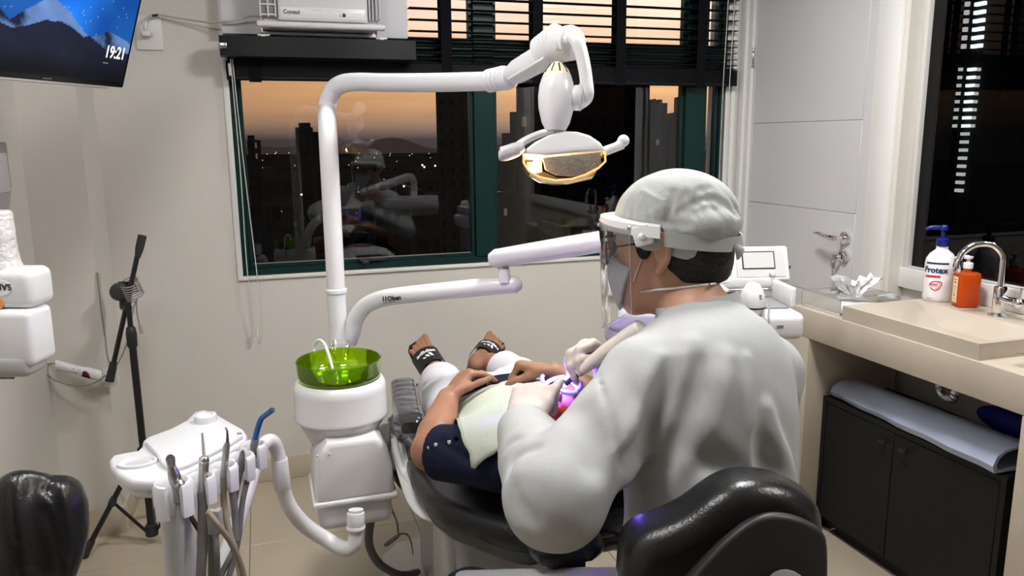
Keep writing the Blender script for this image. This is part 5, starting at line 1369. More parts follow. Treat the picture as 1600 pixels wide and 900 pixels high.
# domed bottle with black ring
bc = P(1175, 482, 2.13)
B().lathe([(.035, -.012), (.036, 0), (.0355, .004)], bc, seg=28).build('bottle_base', TRG, cr)
B().lathe([(.0365, .004), (.0370, .006), (.0365, .008)], bc, seg=28).build('bottle_ring', INK, cr)
B().lathe([(.0355, .008), (.0345, .025), (.028, .05), (.0175, .068), (.012, .071), (.010, .067), (.001, .066)], bc, seg=28).build('bottle', WHITE, cr)
for k in range(2): B().obox(bc + V((0, 0, .033 + k * .008)) + (-fy_ * .031) + cxv * .012, (.006, .002, .005), cxv, cyv).build('print', MGREY, cr)
B().cyl(c_ + cxv * -.02 - cyv * .082 + V((0, 0, -.04)), c_ + cxv * -.02 - cyv * .092 + V((0, 0, -.04)), .010, 14, bev=.002).build('dial', STEEL, cr)
B().obox(c_ + cxv * .045 - cyv * .081 + V((0, 0, -.042)), (.018, .002, .008), cxv, cyv).build('print', MGREY, cr)
B().tube([P(1200, 465, 2.10), P(1202, 478, 2.08), P(1201, 495, 2.06), P(1204, 512, 2.05), P(1212, 525, 2.05)], [.0018, .0026, .003, .0026, .0024], 8, 5).build('probe_lead', MGREY, cr)

# ================================================================== dentist's stool
ds = thing('dentist_stool', V((.66, .98, 0)), 'black leather stool with a curved backrest under the dentist', 'stool')
tb0 = 1.03
fh = V((CF.x, CF.y, 0)).normalized()
o0 = P(1145, 850, tb0)
def pl2(L): return [((P(x, y, tb0) - o0).dot(CR), (P(x, y, tb0) - o0).dot(-CD)) for x, y in L]
outl = [(976, 940), (980, 895), (992, 868), (1015, 850), (1045, 836), (1080, 816), (1112, 791), (1140, 774), (1170, 766), (1205, 767), (1245, 778), (1278, 796), (1298, 815), (1306, 850), (1303, 940), (1280, 985), (1145, 1000), (1010, 985)]
crv = crom([p + (0,) for p in pl2(outl)] , 3)
pads = B().prism([(float(p[0]), float(p[1])) for p in crv], o0, CR, -CD, fh * .095, .028, 5)
for v in pads.v:  # bow the pad round the sitter's back
    u = (v - o0).dot(CR); v += fh * (1.1 * (u + .01) ** 2)
pads.build('backrest', LEATHER, ds)
inl = [(1058, 985), (1066, 920), (1100, 872), (1135, 836), (1168, 812), (1200, 802), (1232, 806), (1262, 818), (1288, 836), (1299, 862), (1297, 940), (1277, 980), (1145, 996)]
crv = crom([p + (0,) for p in pl2(inl)], 3)
pan = B().prism([(float(p[0]), float(p[1])) for p in crv], o0 - fh * .012, CR, -CD, fh * .03, .006, 3)
for v in pan.v: u = (v - o0).dot(CR); v += fh * (1.1 * (u + .01) ** 2)
pan.build('back_shell', mat('black_shell', (.022, .021, .020), .5), ds)
B().tube([P(1287, 826, tb0 + .005), P(1296, 828, tb0 + .01), P(1304, 826, tb0 + .02)], .001, 6).build('seam', INK, ds)
B().cyl(P(1230, 925, tb0 - .02), P(1230, 925, tb0 - .005), .028, 20, bev=.004).build('bolt_cover', MGREY, ds)
sx_, sy_ = .60, 1.04
B().lathe([(.001, .38), (.17, .38), (.195, .40), (.20, .43), (.19, .45), (.16, .46), (.001, .46)], (sx_, sy_, 0), seg=40).build('seat', LEATHER, ds)
B().cyl((sx_, sy_, .10), (sx_, sy_, .38), .026, 16).build('column', CHROME, ds)
B().tube([(sx_, sy_, .37), V((sx_, sy_, .36)) + V((.10, -.14, 0)), P(1160, 985, tb0 + .03)], .014, 10).build('back_bar', BLACKM, ds)
for k in range(5):
    an = 2 * pi * k / 5 + .3; e = V((sx_ + .25 * cos(an), sy_ + .25 * sin(an), .065))
    B().tube([(sx_, sy_, .11), e], [.022, .013], 10).build('foot', BLACKM, ds)
    B().cyl(e + V((-.01, 0, -.04)), e + V((.01, 0, -.04)), .025, 14).build('caster', RUBBER, ds)

# ================================================================== assistant's stool at the left edge
as_ = thing('assistant_stool', V((-.42, 1.20, 0)), 'black leather stool with a contoured back at the lower left corner', 'stool')
t1 = 1.16
ob = Org()
for (x, y, rx, rz, dt) in ((25, 790, .036, .050, 0), (55, 786, .034, .044, .012), (35, 860, .040, .070, 0), (15, 925, .045, .060, 0), (60, 840, .034, .060, .012), (100, 778, .024, .033, .045), (107, 815, .022, .042, .045), (97, 855, .023, .040, .036), (78, 898, .026, .050, .02)):
    ob.ell(P(x, y, t1 + dt), (rx, .032, rz), CR, ed_, (0, 0, 1), k=.032)
def crease(pts_, r, k=.012, back=-.001): ob.chain([hit(ob, x, y, .8, 1.6, back) for x, y in pts_], r, k=k, op='-', n=3)
crease([(58, 752), (56, 790), (62, 840), (72, 895)], .010, .03)
crease([(78, 762), (92, 800), (104, 845), (108, 870)], .0030)
crease([(72, 800), (86, 840), (95, 880), (96, 899)], .0030)
crease([(88, 742), (80, 750), (74, 765)], .003)
for k in range(4): crease([(14 + k * 4, 846 + k * 11), (30 + k * 3, 856 + k * 10), (46 + k * 3, 852 + k * 10)], .0022, .006)
crease([(8, 760), (12, 820), (22, 899)], .0025, .006)
ob.build('backrest', LEATHER, as_, .004, 1)
B().tube([P(2, 835, t1 + .01), P(6, 880, t1), P(18, 930, t1 - .01)], [.012, .016, .018], 14, 4).build('back_frame', LGREY, as_)
B().lathe([(.001, .46), (.16, .46), (.185, .48), (.19, .51), (.18, .535), (.15, .545), (.001, .545)], (-.50, 1.02, 0), seg=36).build('seat', LEATHER, as_)
B().tube([(-.50, 1.02, .47), P(30, 1020, t1), P(20, 930, t1)], .013, 10, 4).build('back_bar', BLACKM, as_)
B().cyl((-.50, 1.02, .10), (-.50, 1.02, .46), .025, 14).build('column', CHROME, as_)
for k in range(5):
    an = 2 * pi * k / 5; e = V((-.50 + .22 * cos(an), 1.02 + .22 * sin(an), .065))
    B().tube([(-.50, 1.02, .11), e], [.022, .013], 10).build('foot', BLACKM, as_)
    B().cyl(e + V((-.01, 0, -.04)), e + V((.01, 0, -.04)), .025, 14).build('caster', RUBBER, as_)
# ================================================================== people
SKIN1 = mat('skin_tan', (.31, .155, .092), .5, noise=.10, nscale=30, bump=.04, bscale=200, sss=.06)
SKIN2 = mat('skin_light', (.50, .275, .19), .5, noise=.07, nscale=25, bump=.03, bscale=200, sss=.06)
COAT = mat('coat_cloth', (.41, .42, .425), .75, spec=.25, noise=.02, nscale=40, bump=.06, bscale=330)
NAVYC = mat('navy_cloth', (.008, .011, .030), .85, spec=.2, noise=.15, nscale=60, bump=.08, bscale=300)
WCLOTH = mat('white_cloth', (.70, .69, .74), .85, spec=.2, bump=.08, bscale=120)
Z = V((0, 0, 1)); CFH = V((CF.x, CF.y, 0)).normalized(); CRH = V((CR.x, CR.y, 0)).normalized()
def hand(org, W, f, n, thumb_side, sc=1.0, curl=((.3, .4, .3),) * 4, spread=.06, thumb=(.55, .35, .2, .1), k=.005, r=1.0, fl=1.0):
    """palm and five fingers; f wrist->knuckles, n back of the hand, thumb_side +1/-1 picks the side"""
    f = V(f).normalized(); n = V(n); n = (n - f * n.dot(f)).normalized(); s = f.cross(n) * thumb_side; W = V(W)
    org.ell(W + f * .050 * sc, (.037 * sc, .050 * sc, .015 * sc * r), tuple(s), tuple(f), tuple(n), k=.012)
    for i, (off, ln, rad) in enumerate(((.030, .92, .0092), (.0105, 1.0, .0095), (-.0095, .95, .0090), (-.028, .78, .0080))):
        rad *= r * sc
        K = W + f * ((.092 - .006 * abs(i - 1)) * sc) + s * off * sc + n * .002
        org.cone(W + s * off * .55 * sc + f * .01, K, .013 * sc * r, rad * 1.22, k=.010)
        a = 0.0; p = K
        fd = (f + s * (off * spread / .03)).normalized()
        for j, (L_, c) in enumerate(zip((.043, .027, .021), curl[i])):
            a += c
            d = fd * cos(a) - n * sin(a)
            q = p + d * (L_ * ln * sc * fl)
            org.cone(p, q, rad * (1.05 - .07 * j), rad * (.98 - .09 * j), k=k)
            p = q
    out, dn, b1, b2 = thumb
    p = W + f * .018 * sc + s * .022 * sc
    d = (f * cos(out) + s * sin(out) - n * dn).normalized()
    for j, (L_, rad) in enumerate(((.040, .0130), (.034, .0105), (.026, .0092))):
        q = p + d * L_ * sc
        org.cone(p, q, rad * sc * r, rad * .88 * sc * r, k=.008 if j == 0 else k)
        p = q
        d = (d + f * (b1 if j == 0 else b2) * 1.0 - n * (.12)).normalized()
    return org

# ------------------------------------------------------------------ patient
pt = thing('person', (.565, 1.95, .70), 'patient in navy shirt, white shorts and black slides lying with folded hands', 'person')
pb = Org()
# trunk, neck, head
pb.ell((.56, 1.53, .785), (.160, .18, .078), k=.02)
pb.ell((.565, 1.79, .745), (.140, .20, .066), k=.03)
pb.ell((.57, 1.99, .705), (.155, .13, .075), k=.04)
PM, PE = P(880, 602, 1.585), P(861, 652, 1.53)       # mouth, between the eyes
pc = (PM - PE).normalized(); pn = Z + (CC - PE).normalized() * .3; pn = (pn - pc * pn.dot(pc)).normalized(); ps = pc.cross(pn)
PH = PE - pn * .086 - pc * .008                      # centre of the skull
def php(u, v, w): return PH + ps * u + pc * v + pn * w
hA, hB, hC = tuple(ps), tuple(pc), tuple(pn)
pb.cone((.55, 1.47, .785), php(0, .03, -.02), .062, .056, k=.03)
pb.ell(php(0, -.012, -.005), (.074, .096, .086), hA, hB, hC, k=.02)
pb.ell(php(0, .055, .018), (.056, .072, .062), hA, hB, hC, k=.02)     # face and jaw
pb.cone(php(-.012, .112, .030), php(.012, .112, .030), .020, .020, k=.02)  # chin
pb.cone(php(0, .018, .084), php(0, .052, .098), .008, .012, k=.012)   # nose
for sd in (-1, 1):
    pb.ell(php(sd * .076, .012, -.005), (.009, .018, .028), hA, hB, hC, k=.006)
    pb.ell(php(sd * .016, .082, .077), (.020, .006, .008), hA, hB, hC, k=.008)  # lips
# arms
elL, wrL = V((.312, 1.575, .775)), P(700, 622, 1.85)
shL = V((.430, 1.45, .795))
pb.cone(shL, elL, .042, .040, k=.03).chain([elL, elL + (wrL - elL) * .3, elL + (wrL - elL) * .75, wrL], [.040, .044, .032, .026], k=.015)
elR, wrR = V((.845, 1.62, .765)), P(866, 582, 1.85)
shR = V((.715, 1.44, .755))
pb.cone(shR, elR, .042, .040, k=.03).chain([elR, elR + (wrR - elR) * .3, elR + (wrR - elR) * .75, wrR], [.040, .042, .032, .025], k=.015)
kL = P(733, 580, 1.89)
hand(pb, wrL, kL - wrL, V((-.62, .05, .75)), 1, .86, ((.85, .35, .2), (.9, .4, .25), (.95, .45, .3), (1.0, .5, .3)), .06, (.5, .35, .2, .2))
kR = P(802, 568, 1.91)
hand(pb, wrR, kR - wrR, V((-.15, .55, .80)), -1, .95, ((1.2, 1.2, .7), (1.25, 1.2, .7), (1.25, 1.2, .7), (1.2, 1.2, .7)), .02, (.25, .55, .15, .1))
# legs
hpL, knL, anL = V((.49, 2.0, .70)), V((.505, 2.34, .635)), P(688, 588, 2.70)
hpR, knR, anR = V((.65, 2.0, .70)), V((.765, 2.34, .655)), P(768, 568, 2.76)
for a, b_, c in ((hpL, knL, anL), (hpR, knR, anR)):
    pb.cone(a, b_, .085, .058, k=.04).chain([b_, b_ + (c - b_) * .35 - V((0, 0, .012)), c], [.054, .054, .033], k=.02)
# feet: heel, arch, toes
def foot(heel, toe, ank, mirror):
    f = (toe - heel).normalized(); n = (CC - heel).normalized() + V((0, 0, .35)); n = (n - f * n.dot(f)).normalized(); s = f.cross(n) * mirror
    L = (toe - heel).length
    pb.cone(ank, heel + f * .02 + n * .03, .033, .034, k=.02)
    pb.chain([heel + n * .028, heel + f * (L * .40) + n * .030, heel + f * (L * .64) + n * .02], [.030, .031, .024], k=.02)
    pb.ell(heel + f * (L * .58) + n * .020, (.043, .050, .020), tuple(s), tuple(f), tuple(n), k=.015)
    for i in range(5):
        u = .030 - i * .0155
        ln = (1.0, .985, .95, .905, .85)[i]; r_ = (.0125, .0092, .0088, .0083, .0080)[i]
        a = heel + f * (L * .72) + s * (u * 1.0) + n * .014
        pb.cone(a, heel + f * (L * (ln - .01)) + s * (u * 1.15) + n * .016, r_ * .92, r_ * 1.05, k=.003)
    return f, n, s, L
hL, tL = P(692, 601, 2.70), P(652, 537, 2.87)
hR, tR = P(741, 580, 2.78), P(776, 533, 2.99)
fL = foot(hL, tL, anL, 1); fR = foot(hR, tR, anR, -1)
body_p = pb.build('body', SKIN1, pt, .0042, 1)
# slides
def slide(heel, fr, nm):
    f, n, s, L = fr
    sl_l = [(-.036, .0), (-.040, .06), (-.042, .12), (-.047, .18), (-.044, .22), (-.030, L + .008), (.0, L + .016), (.028, L + .010), (.044, .22), (.047, .17), (.040, .10), (.036, .03), (.026, -.012), (0, -.022), (-.026, -.014)]
    sl_l = [(u, w * L / .235 if w < .23 else w) for u, w in sl_l]
    so = B().prism(sl_l, heel - n * .016 , s, f, n * .020, .006, 3).build('slide_sole', mat('black_foam', (.010, .010, .010), .6), pt)
    rows = []
    for k in range(9):
        v = k / 8; c = heel + f * (.062 + .100 * v)
        R_ = .049 + .002 * v
        row = []
        for j in range(13):
            a = pi * j / 12
            hgt = .069 - .026 * v
            row.append(c + s * (cos(a) * R_) + n * (sin(a) * hgt + .002) - f * (.016 * (1 - sin(max(a, 0))) * 0))
        rows.append(row)
    b_ = B(); inn = [[q - n * .003 for q in r_] for r_ in rows]
    ring = [r_ + list(reversed(i2)) for r_, i2 in zip(rows, inn)]
    b_.rings(ring)
    st = b_.build('slide_strap', mat('black_strap', (.011, .011, .0115), .5), pt)
    # white lettering and three bars printed on the strap
    PR = mat('print_white', (.80, .80, .80), .5)
    def on(u, v, out=.0012):  # u across, v along the foot
        a = pi / 2 - u / .050; vv = (v - .062) / .100; hgt = .069 - .026 * vv; R_ = .049 + .002 * vv
        return heel + f * v + s * (cos(a) * (R_ + out)) + n * (sin(a) * (hgt + out) + .002)
    text('strap_print', 'adidas', .030, (0, 0, 0), (1, 0, 0), (0, 1, 0), PR, st, bold=.0012, depth=.0002, align='CENTER', curve=lambda x, y, z_: on(x * 1.02 * SGN,   .122 + y * .9, .0014 + max(z_, 0)))
    for k in range(3):
        q = B(); x0 = -.018 + k * .0135; h0 = (.010, .017, .024)[k]
        q.quad(on((x0) * SGN, .092, .0016), on((x0 + .010) * SGN, .088, .0016), on((x0 + .006) * SGN, .090 + h0, .0016), on((x0 - .004) * SGN, .094 + h0 * .9, .0016)); q.build('strap_bar', PR, st, smooth=0)
# text must run along screen-right on the left foot, so pick the sign from the foot's side axis
SGN = 1 if fL[2].dot(CR) > 0 else -1; slide(hL, fL, 'L')
SGN = 1 if fR[2].dot(CR) > 0 else -1; slide(hR, fR, 'R')
# shorts
sh = Org()
sh.ell((.57, 1.98, .708), (.172, .14, .088), k=.04)
sh.cone(hpL + V((0, 0, .003)), knL + V((-.002, -.005, 0)), .092, .076, k=.05); sh.cone(hpR + V((0, 0, .003)), knR + V((0, -.005, 0)), .092, .074, k=.05)
for kn, an, rr_ in ((knL, anL, .072), (knR, anR, .066)):
    d = (an - kn).normalized(); e = kn + d * .125
    sh.cone(kn + V((0, 0, .004)), e + V((0, 0, .008)), rr_ + .002, rr_, k=.03)
    sh.fn(lambda p, o=np.array(e), d=np.array(d): np.where((np.abs(p - o) < .11).all(1), (p - o) @ d, -1), .004)
    sh.cone(e - d * .02 + V((0, 0, .008)), e + d * .08, rr_ - .012, rr_, k=.004, op='-')
for (x0, y0, x1, y1) in ((.50, 2.05, .45, 2.28), (.56, 2.06, .55, 2.30), (.62, 2.06, .72, 2.30), (.45, 2.05, .42, 2.2)):
    sh.chain([(x0, y0, .785), ((x0 + x1) / 2, (y0 + y1) / 2, .75), (x1, y1, .705)], .006, k=.025)
sh.half((0, 1.90, 0), (0, -1, 0), .004)
sh.build('shorts', WCLOTH, pt, .006, 1)
# shirt
st_ = Org()
st_.ell((.56, 1.53, .785), (.180, .20, .098), k=.03).ell((.565, 1.79, .760), (.166, .23, .094), k=.04).ell((.57, 1.96, .735), (.176, .12, .098), k=.04)
eA = shL + (elL - shL) * .88; eB = shR + (elR - shR) * .72
st_.cone(shL, eA, .066, .060, k=.04).cone(shR, eB, .066, .062, k=.04)
dA = (elL - shL).normalized()
st_.fn(lambda p, o=np.array(shL + (elL - shL) * .90), d=np.array(dA): np.where((np.abs(p - o) < .13).all(1) & (p[:, 0] < .40), (p - o) @ d, -1), .004)
st_.cone(shL + dA * .12, shL + dA * .30, .042, .050, k=.004, op='-')
st_.half((0, 2.045, 0), (0, 1, .25), .006); st_.half((0, 1.372, 0), (0, -1, 0), .01)
for pts_ in ([(700, 640), (712, 615), (730, 598)], [(745, 600), (775, 590), (810, 586)], [(705, 660), (715, 690), (720, 715)], [(690, 690), (720, 712), (760, 735)]):
    st_.chain([hit(st_, x, y) for x, y in pts_], .004, k=.015, op='-')
shirt = st_.build('shirt', NAVYC, pt, .0055, 1)
# little white marks along the sleeve hem
for k, (x, y) in enumerate(((657, 706), (669, 700), (681, 695), (702, 691))):
    q = hit(st_, x, y)
    B().obox(q, (.007 if k != 1 else .003, .003, .008), CRH + Z * .3, CFH, .001, 1).build('sleeve_mark', mat('print_white', (.80, .80, .80), .5), shirt)
# patient's hair cap of short dark hair
hr = Org().ell(php(0, -.016, -.010), (.080, .100, .090), hA, hB, hC, k=.01)
hr.half(php(0, -.010, .03), pc * .75 + pn * .66, .004)
hr.build('hair', mat('dark_hair', (.012, .010, .009), .6, bump=.5, bscale=160), pt, .006)
# orange protective glasses
gl = thing('protective_glasses', PE, 'orange tinted protective glasses on the face of the patient', 'glasses')
rows = []
for k in range(13):
    u = -1 + 2 * k / 12; dz_ = -.050 * abs(u) ** 2.2
    rows.append([php(u * .080, -.022, .106 + dz_), php(u * .080, .0, .117 + dz_), php(u * .080, .022, .117 + dz_), php(u * .076, .032, .110 + dz_)])
B().rings(rows, closed=False).build('lens', mat('orange_lens', (.75, .10, .02), .12, trans=.45, coat=.5), gl, smooth=60)
for sx in (-1, 1): B().tube([php(sx * .081, .005, .058), php(sx * .090, -.008, .045), php(sx * .092, -.012, .034)], .003, 8).build('temple', mat('orange_frame', (.70, .16, .03), .3), gl)
# lip retractor in the mouth
rt = thing('lip_retractor', PM, 'clear plastic lip retractor in the mouth of the patient', 'retractor')
RET = mat('retractor_plastic', (.62, .74, .95), .15, trans=.4)
mw = php(0, .080, .104)
B().tube([mw + ps * (.034 * cos(a)) + pc * (.018 * sin(a)) - pn * (.012 * abs(cos(a))) for a in [2 * pi * k / 20 for k in range(21)]], .0045, 8).build('frame', RET, rt)
for sx in (-1, 1): B().tube([mw + ps * (sx * .034) - pn * .012, mw + ps * (sx * .042) + pn * .002, mw + ps * (sx * .040) + pc * .010 + pn * .004], [.006, .005, .004], 8, 4).build('wing', RET, rt)
# paper bib
bibp = [(706, 625), (765, 601), (830, 591), (892, 588), (905, 640), (870, 690), (800, 700), (745, 729), (728, 700), (712, 655)]
NB = 22
def inside_grid():
    # bib as a quad sheet spanned by four edges on the chest
    top = [(708, 632), (738, 618), (768, 606), (800, 598), (822, 595), (840, 593), (854, 593)]
    bot = [(746, 730), (765, 716), (782, 703), (795, 690), (803, 674), (812, 654), (822, 634)]
    T = crom([p + (0,) for p in top], 4); Bt = crom([p + (0,) for p in bot], 4)
    return T, Bt
T, Bt = inside_grid()
rows = []
n_ = len(T)
for i in range(n_):
    row = []
    for j in range(17):
        v = j / 16; x = T[i][0] * (1 - v) + Bt[i][0] * v - (7 * sin(pi * v) if i < 3 else 0); y = T[i][1] * (1 - v) + Bt[i][1] * v
        q = hit(st_, x, y, back=-.010)
        row.append(q)
    rows.append(row)
G = np.array([[tuple(q) for q in r_] for r_ in rows])
for _ in range(3): G[1:-1, 1:-1] = (G[:-2, 1:-1] + G[2:, 1:-1] + G[1:-1, :-2] + G[1:-1, 2:] + G[1:-1, 1:-1] * 2) / 6
for i in range(n_):
    for j in range(17): G[i, j, 2] += .004 + .0025 * sin(i * .9 + j * .35) + .002 * sin(j * 1.1 - i * .3) + (.004 if i == 11 else 0) + (.003 if j == 8 else 0)
G = push_out(st_, G, .011); G = push_out(pb, G, .006)
b_ = B().rings([[V(q) for q in r_] for r_ in G], closed=False)
bo = b_.build('paper_bib', mat('bib_paper', (.50, .545, .46), .8, noise=.04, nscale=14, bump=.1, bscale=60), None, smooth=35)
sol = bo.modifiers.new('thickness', 'SOLIDIFY'); sol.thickness = .0015; sol.offset = 1
tag(bo, 'pale green paper bib spread over the chest of the patient', 'bib')

# ------------------------------------------------------------------ dentist
dn = thing('person', (.66, 1.06, .56), 'dentist in white coat, cap, mask and face shield bending over the patient', 'person')
HCN = P(1046, 388, 1.44)
hf = (-CRH * .905 + CFH * .425).normalized(); hf = (hf - Z * .06).normalized()
hl = (Z.cross(hf)).normalized(); hu = hf.cross(hl); hu = -hu if hu.z < 0 else hu
HX, HY, HZ = -hl, hf, hu                       # right, forward, up of the head
def hp3(x, y, z): return HCN + HX * x + HY * y + HZ * z
hx, hy_, hz_ = tuple(HX), tuple(HY), tuple(HZ)
db = Org()
db.ell(hp3(0, -.012, .035), (.076, .098, .088), hx, hy_, hz_, k=.02)
db.ell(hp3(0, .030, -.040), (.062, .066, .080), hx, hy_, hz_, k=.03)
db.chain([hp3(-.050, .005, -.062), hp3(-.030, .055, -.100), hp3(0, .072, -.108), hp3(.030, .055, -.100), hp3(.050, .005, -.062)], [.018, .018, .020, .018, .018], k=.025)
db.cone(hp3(0, .088, .005), hp3(0, .105, -.032), .008, .013, k=.012)
db.cone(hp3(-.030, .080, .020), hp3(.030, .080, .020), .012, .012, k=.02)
NB_ = P(1090, 492, 1.40)
db.chain([hp3(0, -.018, -.050), hp3(0, -.030, -.085), NB_, NB_ + V((0, 0, -.08))], [.062, .058, .064, .08], k=.03)
# ear: rim and lobe
for sd in (-1, 1):
    db.chain([hp3(sd * .076, .014, .018), hp3(sd * .086, .008, .036), hp3(sd * .092, -.010, .036), hp3(sd * .092, -.022, .014), hp3(sd * .087, -.016, -.012), hp3(sd * .079, .000, -.030)], [.0055, .0062, .0066, .0062, .0064, .0088], k=.004, n=3)
    db.ell(hp3(sd * .081, -.005, .006), (.007, .015, .028), hx, hy_, hz_, k=.006)
    db.ell(hp3(sd * .091, .001, .006), (.007, .008, .016), hx, hy_, hz_, k=.004, op='-')
# trunk inside the coat
ft = (-CRH * .72 + CFH * .69).normalized(); lt = Z.cross(ft).normalized()
Cch, Cws, Chp = P(1112, 600, 1.325), P(1112, 745, 1.315), P(1112, 880, 1.29)
lx, fy3 = tuple(lt), tuple(ft)
db.ell(Cch + V((0, 0, -.03)), (.165, .10, .15), lx, fy3, k=.04).ell(Cws, (.15, .105, .17), lx, fy3, k=.04).ell(Chp, (.150, .10, .12), lx, fy3, k=.04)
shl, ell_, wrl = P(1000, 592, 1.25), P(868, 778, 1.13), P(817, 666, 1.39)
shr, elr, wrr = P(1192, 585, 1.47), P(1185, 690, 1.62), P(960, 580, 1.58)
db.cone(NB_ + V((0, 0, -.05)), shl, .045, .042, k=.04).cone(NB_ + V((0, 0, -.05)), shr, .045, .045, k=.04)
db.cone(shl, ell_, .044, .040, k=.03).cone(ell_, wrl, .042, .030, k=.02)
db.cone(shr, elr, .050, .042, k=.03).cone(elr, wrr, .040, .028, k=.02)
tkL, tkR = P(735, 946, 1.64), P(905, 975, 1.66)
db.cone(Chp + lt * .07 + V((0, 0, -.08)), tkL, .065, .055, k=.04).cone(Chp - lt * .07 + V((0, 0, -.08)), tkR, .065, .055, k=.04)
fLg, fRg = V((tkL.x + .02, tkL.y + .02, .07)), V((tkR.x + .02, tkR.y + .02, .07))
for a, b_ in ((tkL, fLg), (tkR, fRg)): db.cone(a, b_, .06, .042, k=.02).cone(b_, b_ + V((-.14, .10, -.035)), .036, .028, k=.02)
# hands (inside the gloves)
handL = dict(W=wrl, f=P(834, 604, 1.46) - wrl, n=(CC - wrl).normalized() * .9 + V((-.25, 0, .2)))
hand(db, wrl, handL['f'], handL['n'], 1, .95, ((.9, .8, .4), (1.0, 1.0, .5), (1.1, 1.0, .5), (1.2, 1.0, .5)), .06, (.30, -.10, .25, .1), r=.9)
wfr = P(915, 548, 1.555)
hand(db, wrr, wfr - wrr, V((-.1, .45, .9)), -1, .95, ((.9, .9, .5), (1.0, .9, .5), (1.1, 1.0, .5), (1.2, 1.0, .5)), .05, (.3, .5, .1, .1), r=.9)
db.build('body', SKIN2, dn, .0048, 1)
# gloves
GLV = mat('latex_glove', (.58, .51, .48), .45, bump=.05, bscale=120, sss=.05)
gv = Org(); hand(gv, wrl, handL['f'], handL['n'], 1, .98, ((.9, .8, .4), (1.0, 1.0, .5), (1.1, 1.0, .5), (1.2, 1.0, .5)), .06, (.30, -.10, .25, .1), r=1.12)
gv.cone(wrl - V(handL['f']).normalized() * .05, wrl + V(handL['f']).normalized() * .02, .034, .031, k=.015)
gv.build('glove', GLV, dn, .003, 1)
gv = Org(); hand(gv, wrr, wfr - wrr, V((-.1, .45, .9)), -1, .98, ((.9, .9, .5), (1.0, .9, .5), (1.1, 1.0, .5), (1.2, 1.0, .5)), .05, (.3, .5, .1, .1), r=1.14)
gv.cone(wrr - (wfr - wrr).normalized() * .04, wrr, .033, .030, k=.015)
gv.build('glove', GLV, dn, .003, 1)
# coat
co = Org()
co.ell(Cch + V((0, 0, -.03)), (.192, .122, .165), lx, fy3, k=.05).ell(Cws, (.178, .128, .20), lx, fy3, k=.05).ell(Chp, (.180, .125, .14), lx, fy3, k=.05)
co.cone(P(1092, 525, 1.385), shl, .062, .056, k=.05).cone(P(1100, 525, 1.39), shr + V((0, 0, .005)), .062, .066, k=.05)
co.chain([shl, shl + (ell_ - shl) * .5, ell_], [.058, .064, .072], k=.03)
co.chain([ell_, ell_ + (wrl - ell_) * .45, wrl], [.072, .066, .046], k=.02)
co.chain([shr, shr + (elr - shr) * .5, elr], [.070, .074, .066], k=.03).cone(elr, wrr, .062, .044, k=.02)
co.cone(Chp + lt * .06 + V((0, 0, -.08)), Chp + (tkL - Chp) * .97 + lt * .02, .088, .076, k=.05)
# cuffs end at the wrists, the skirt at the knee, the neck is open
fw = np.array((wrl - ell_).normalized()); co.fn(lambda p, o=np.array(wrl): np.where(np.linalg.norm(p - o, axis=1) < .10, (p - o) @ fw + .004, -1), .004)
co.cone(wrl - V(fw) * .02, wrl + V(fw) * .05, .036, .040, k=.003, op='-')
kk = P(712, 930, 1.64); co.fn(lambda p, o=np.array(kk), d=np.array(-CRH): np.where((p[:, 2] < .72) & (np.linalg.norm(p - o, axis=1) < .3), (p - o) @ d, -1), .004)
co.cone(NB_ + V((0, 0, -.03)), NB_ + V((0, 0, .12)), .060, .066, k=.01, op='-')
# drape: ridges and hollows
def fold(pts, r, k=.03, op='+', sink=0.0):
    m_ = len(pts)
    co.chain([hit(co, x, y, back=sink + (.35 * r if op == '-' and i_ in (0, m_ - 1) else 0) * -1) for i_, (x, y) in enumerate(pts)], [r * (.25 if i_ in (0, m_ - 1) else 1.0) for i_ in range(m_)], k=k, op=op, n=3)
fold([(976, 750), (1012, 715), (1042, 668), (1060, 622), (1072, 575), (1080, 540)], .009, .03, '+', .004)
fold([(1005, 748), (1042, 706), (1066, 658), (1084, 610), (1092, 570)], .009, .035, '-', -.003)
fold([(1060, 745), (1090, 705), (1115, 650), (1128, 600), (1135, 560)], .008, .035, '+', .004)
fold([(962, 706), (982, 672), (1003, 632), (1018, 592), (1030, 560)], .007, .025, '+', .004)
fold([(982, 722), (1008, 685), (1028, 640), (1042, 600), (1050, 570)], .008, .03, '-', -.003)
fold([(1166, 560), (1170, 620), (1173, 680), (1176, 732)], .004, .02, '+', .002)
fold([(1176, 730), (1190, 750), (1215, 765), (1242, 772)], .012, .03, '+', .004)
fold([(1196, 640), (1210, 690), (1228, 735), (1238, 765)], .009, .03, '+', .004)
fold([(1190, 690), (1200, 725), (1216, 750)], .012, .035, '-', -.003)
fold([(1090, 700), (1130, 735), (1165, 752)], .010, .045, '-', -.004)
fold([(1015, 790), (1030, 830), (1020, 870)], .008, .04, '-', -.003)
fold([(792, 742), (800, 718), (818, 702), (838, 698)], .005, .018, '-', -.002)
fold([(786, 706), (796, 690), (812, 684)], .004, .014, '-', -.002)
fold([(800, 765), (806, 790), (825, 815)], .006, .03, '-', -.003)
fold([(905, 640), (925, 680), (930, 720)], .007, .05, '-', -.004)
fold([(1060, 780), (1100, 770), (1140, 755)], .010, .04, '+', .004)
fold([(960, 860), (1000, 846), (1050, 826)], .010, .03, '+', .004)
fold([(933, 584), (946, 625), (962, 680), (969, 715), (971, 730)], .0035, .006, '-', -.001)
def ripple(p):
    return .0007 * np.sin(p @ np.array((38., 21., 30.))) * np.sin(p @ np.array((-17., 33., 24.)) + 1.0) + .0003 * np.sin(p @ np.array((90., -60., 75.)))
co.ops.append(('d', 0, ripple))
co.build('coat', COAT, dn, .0052, 1)
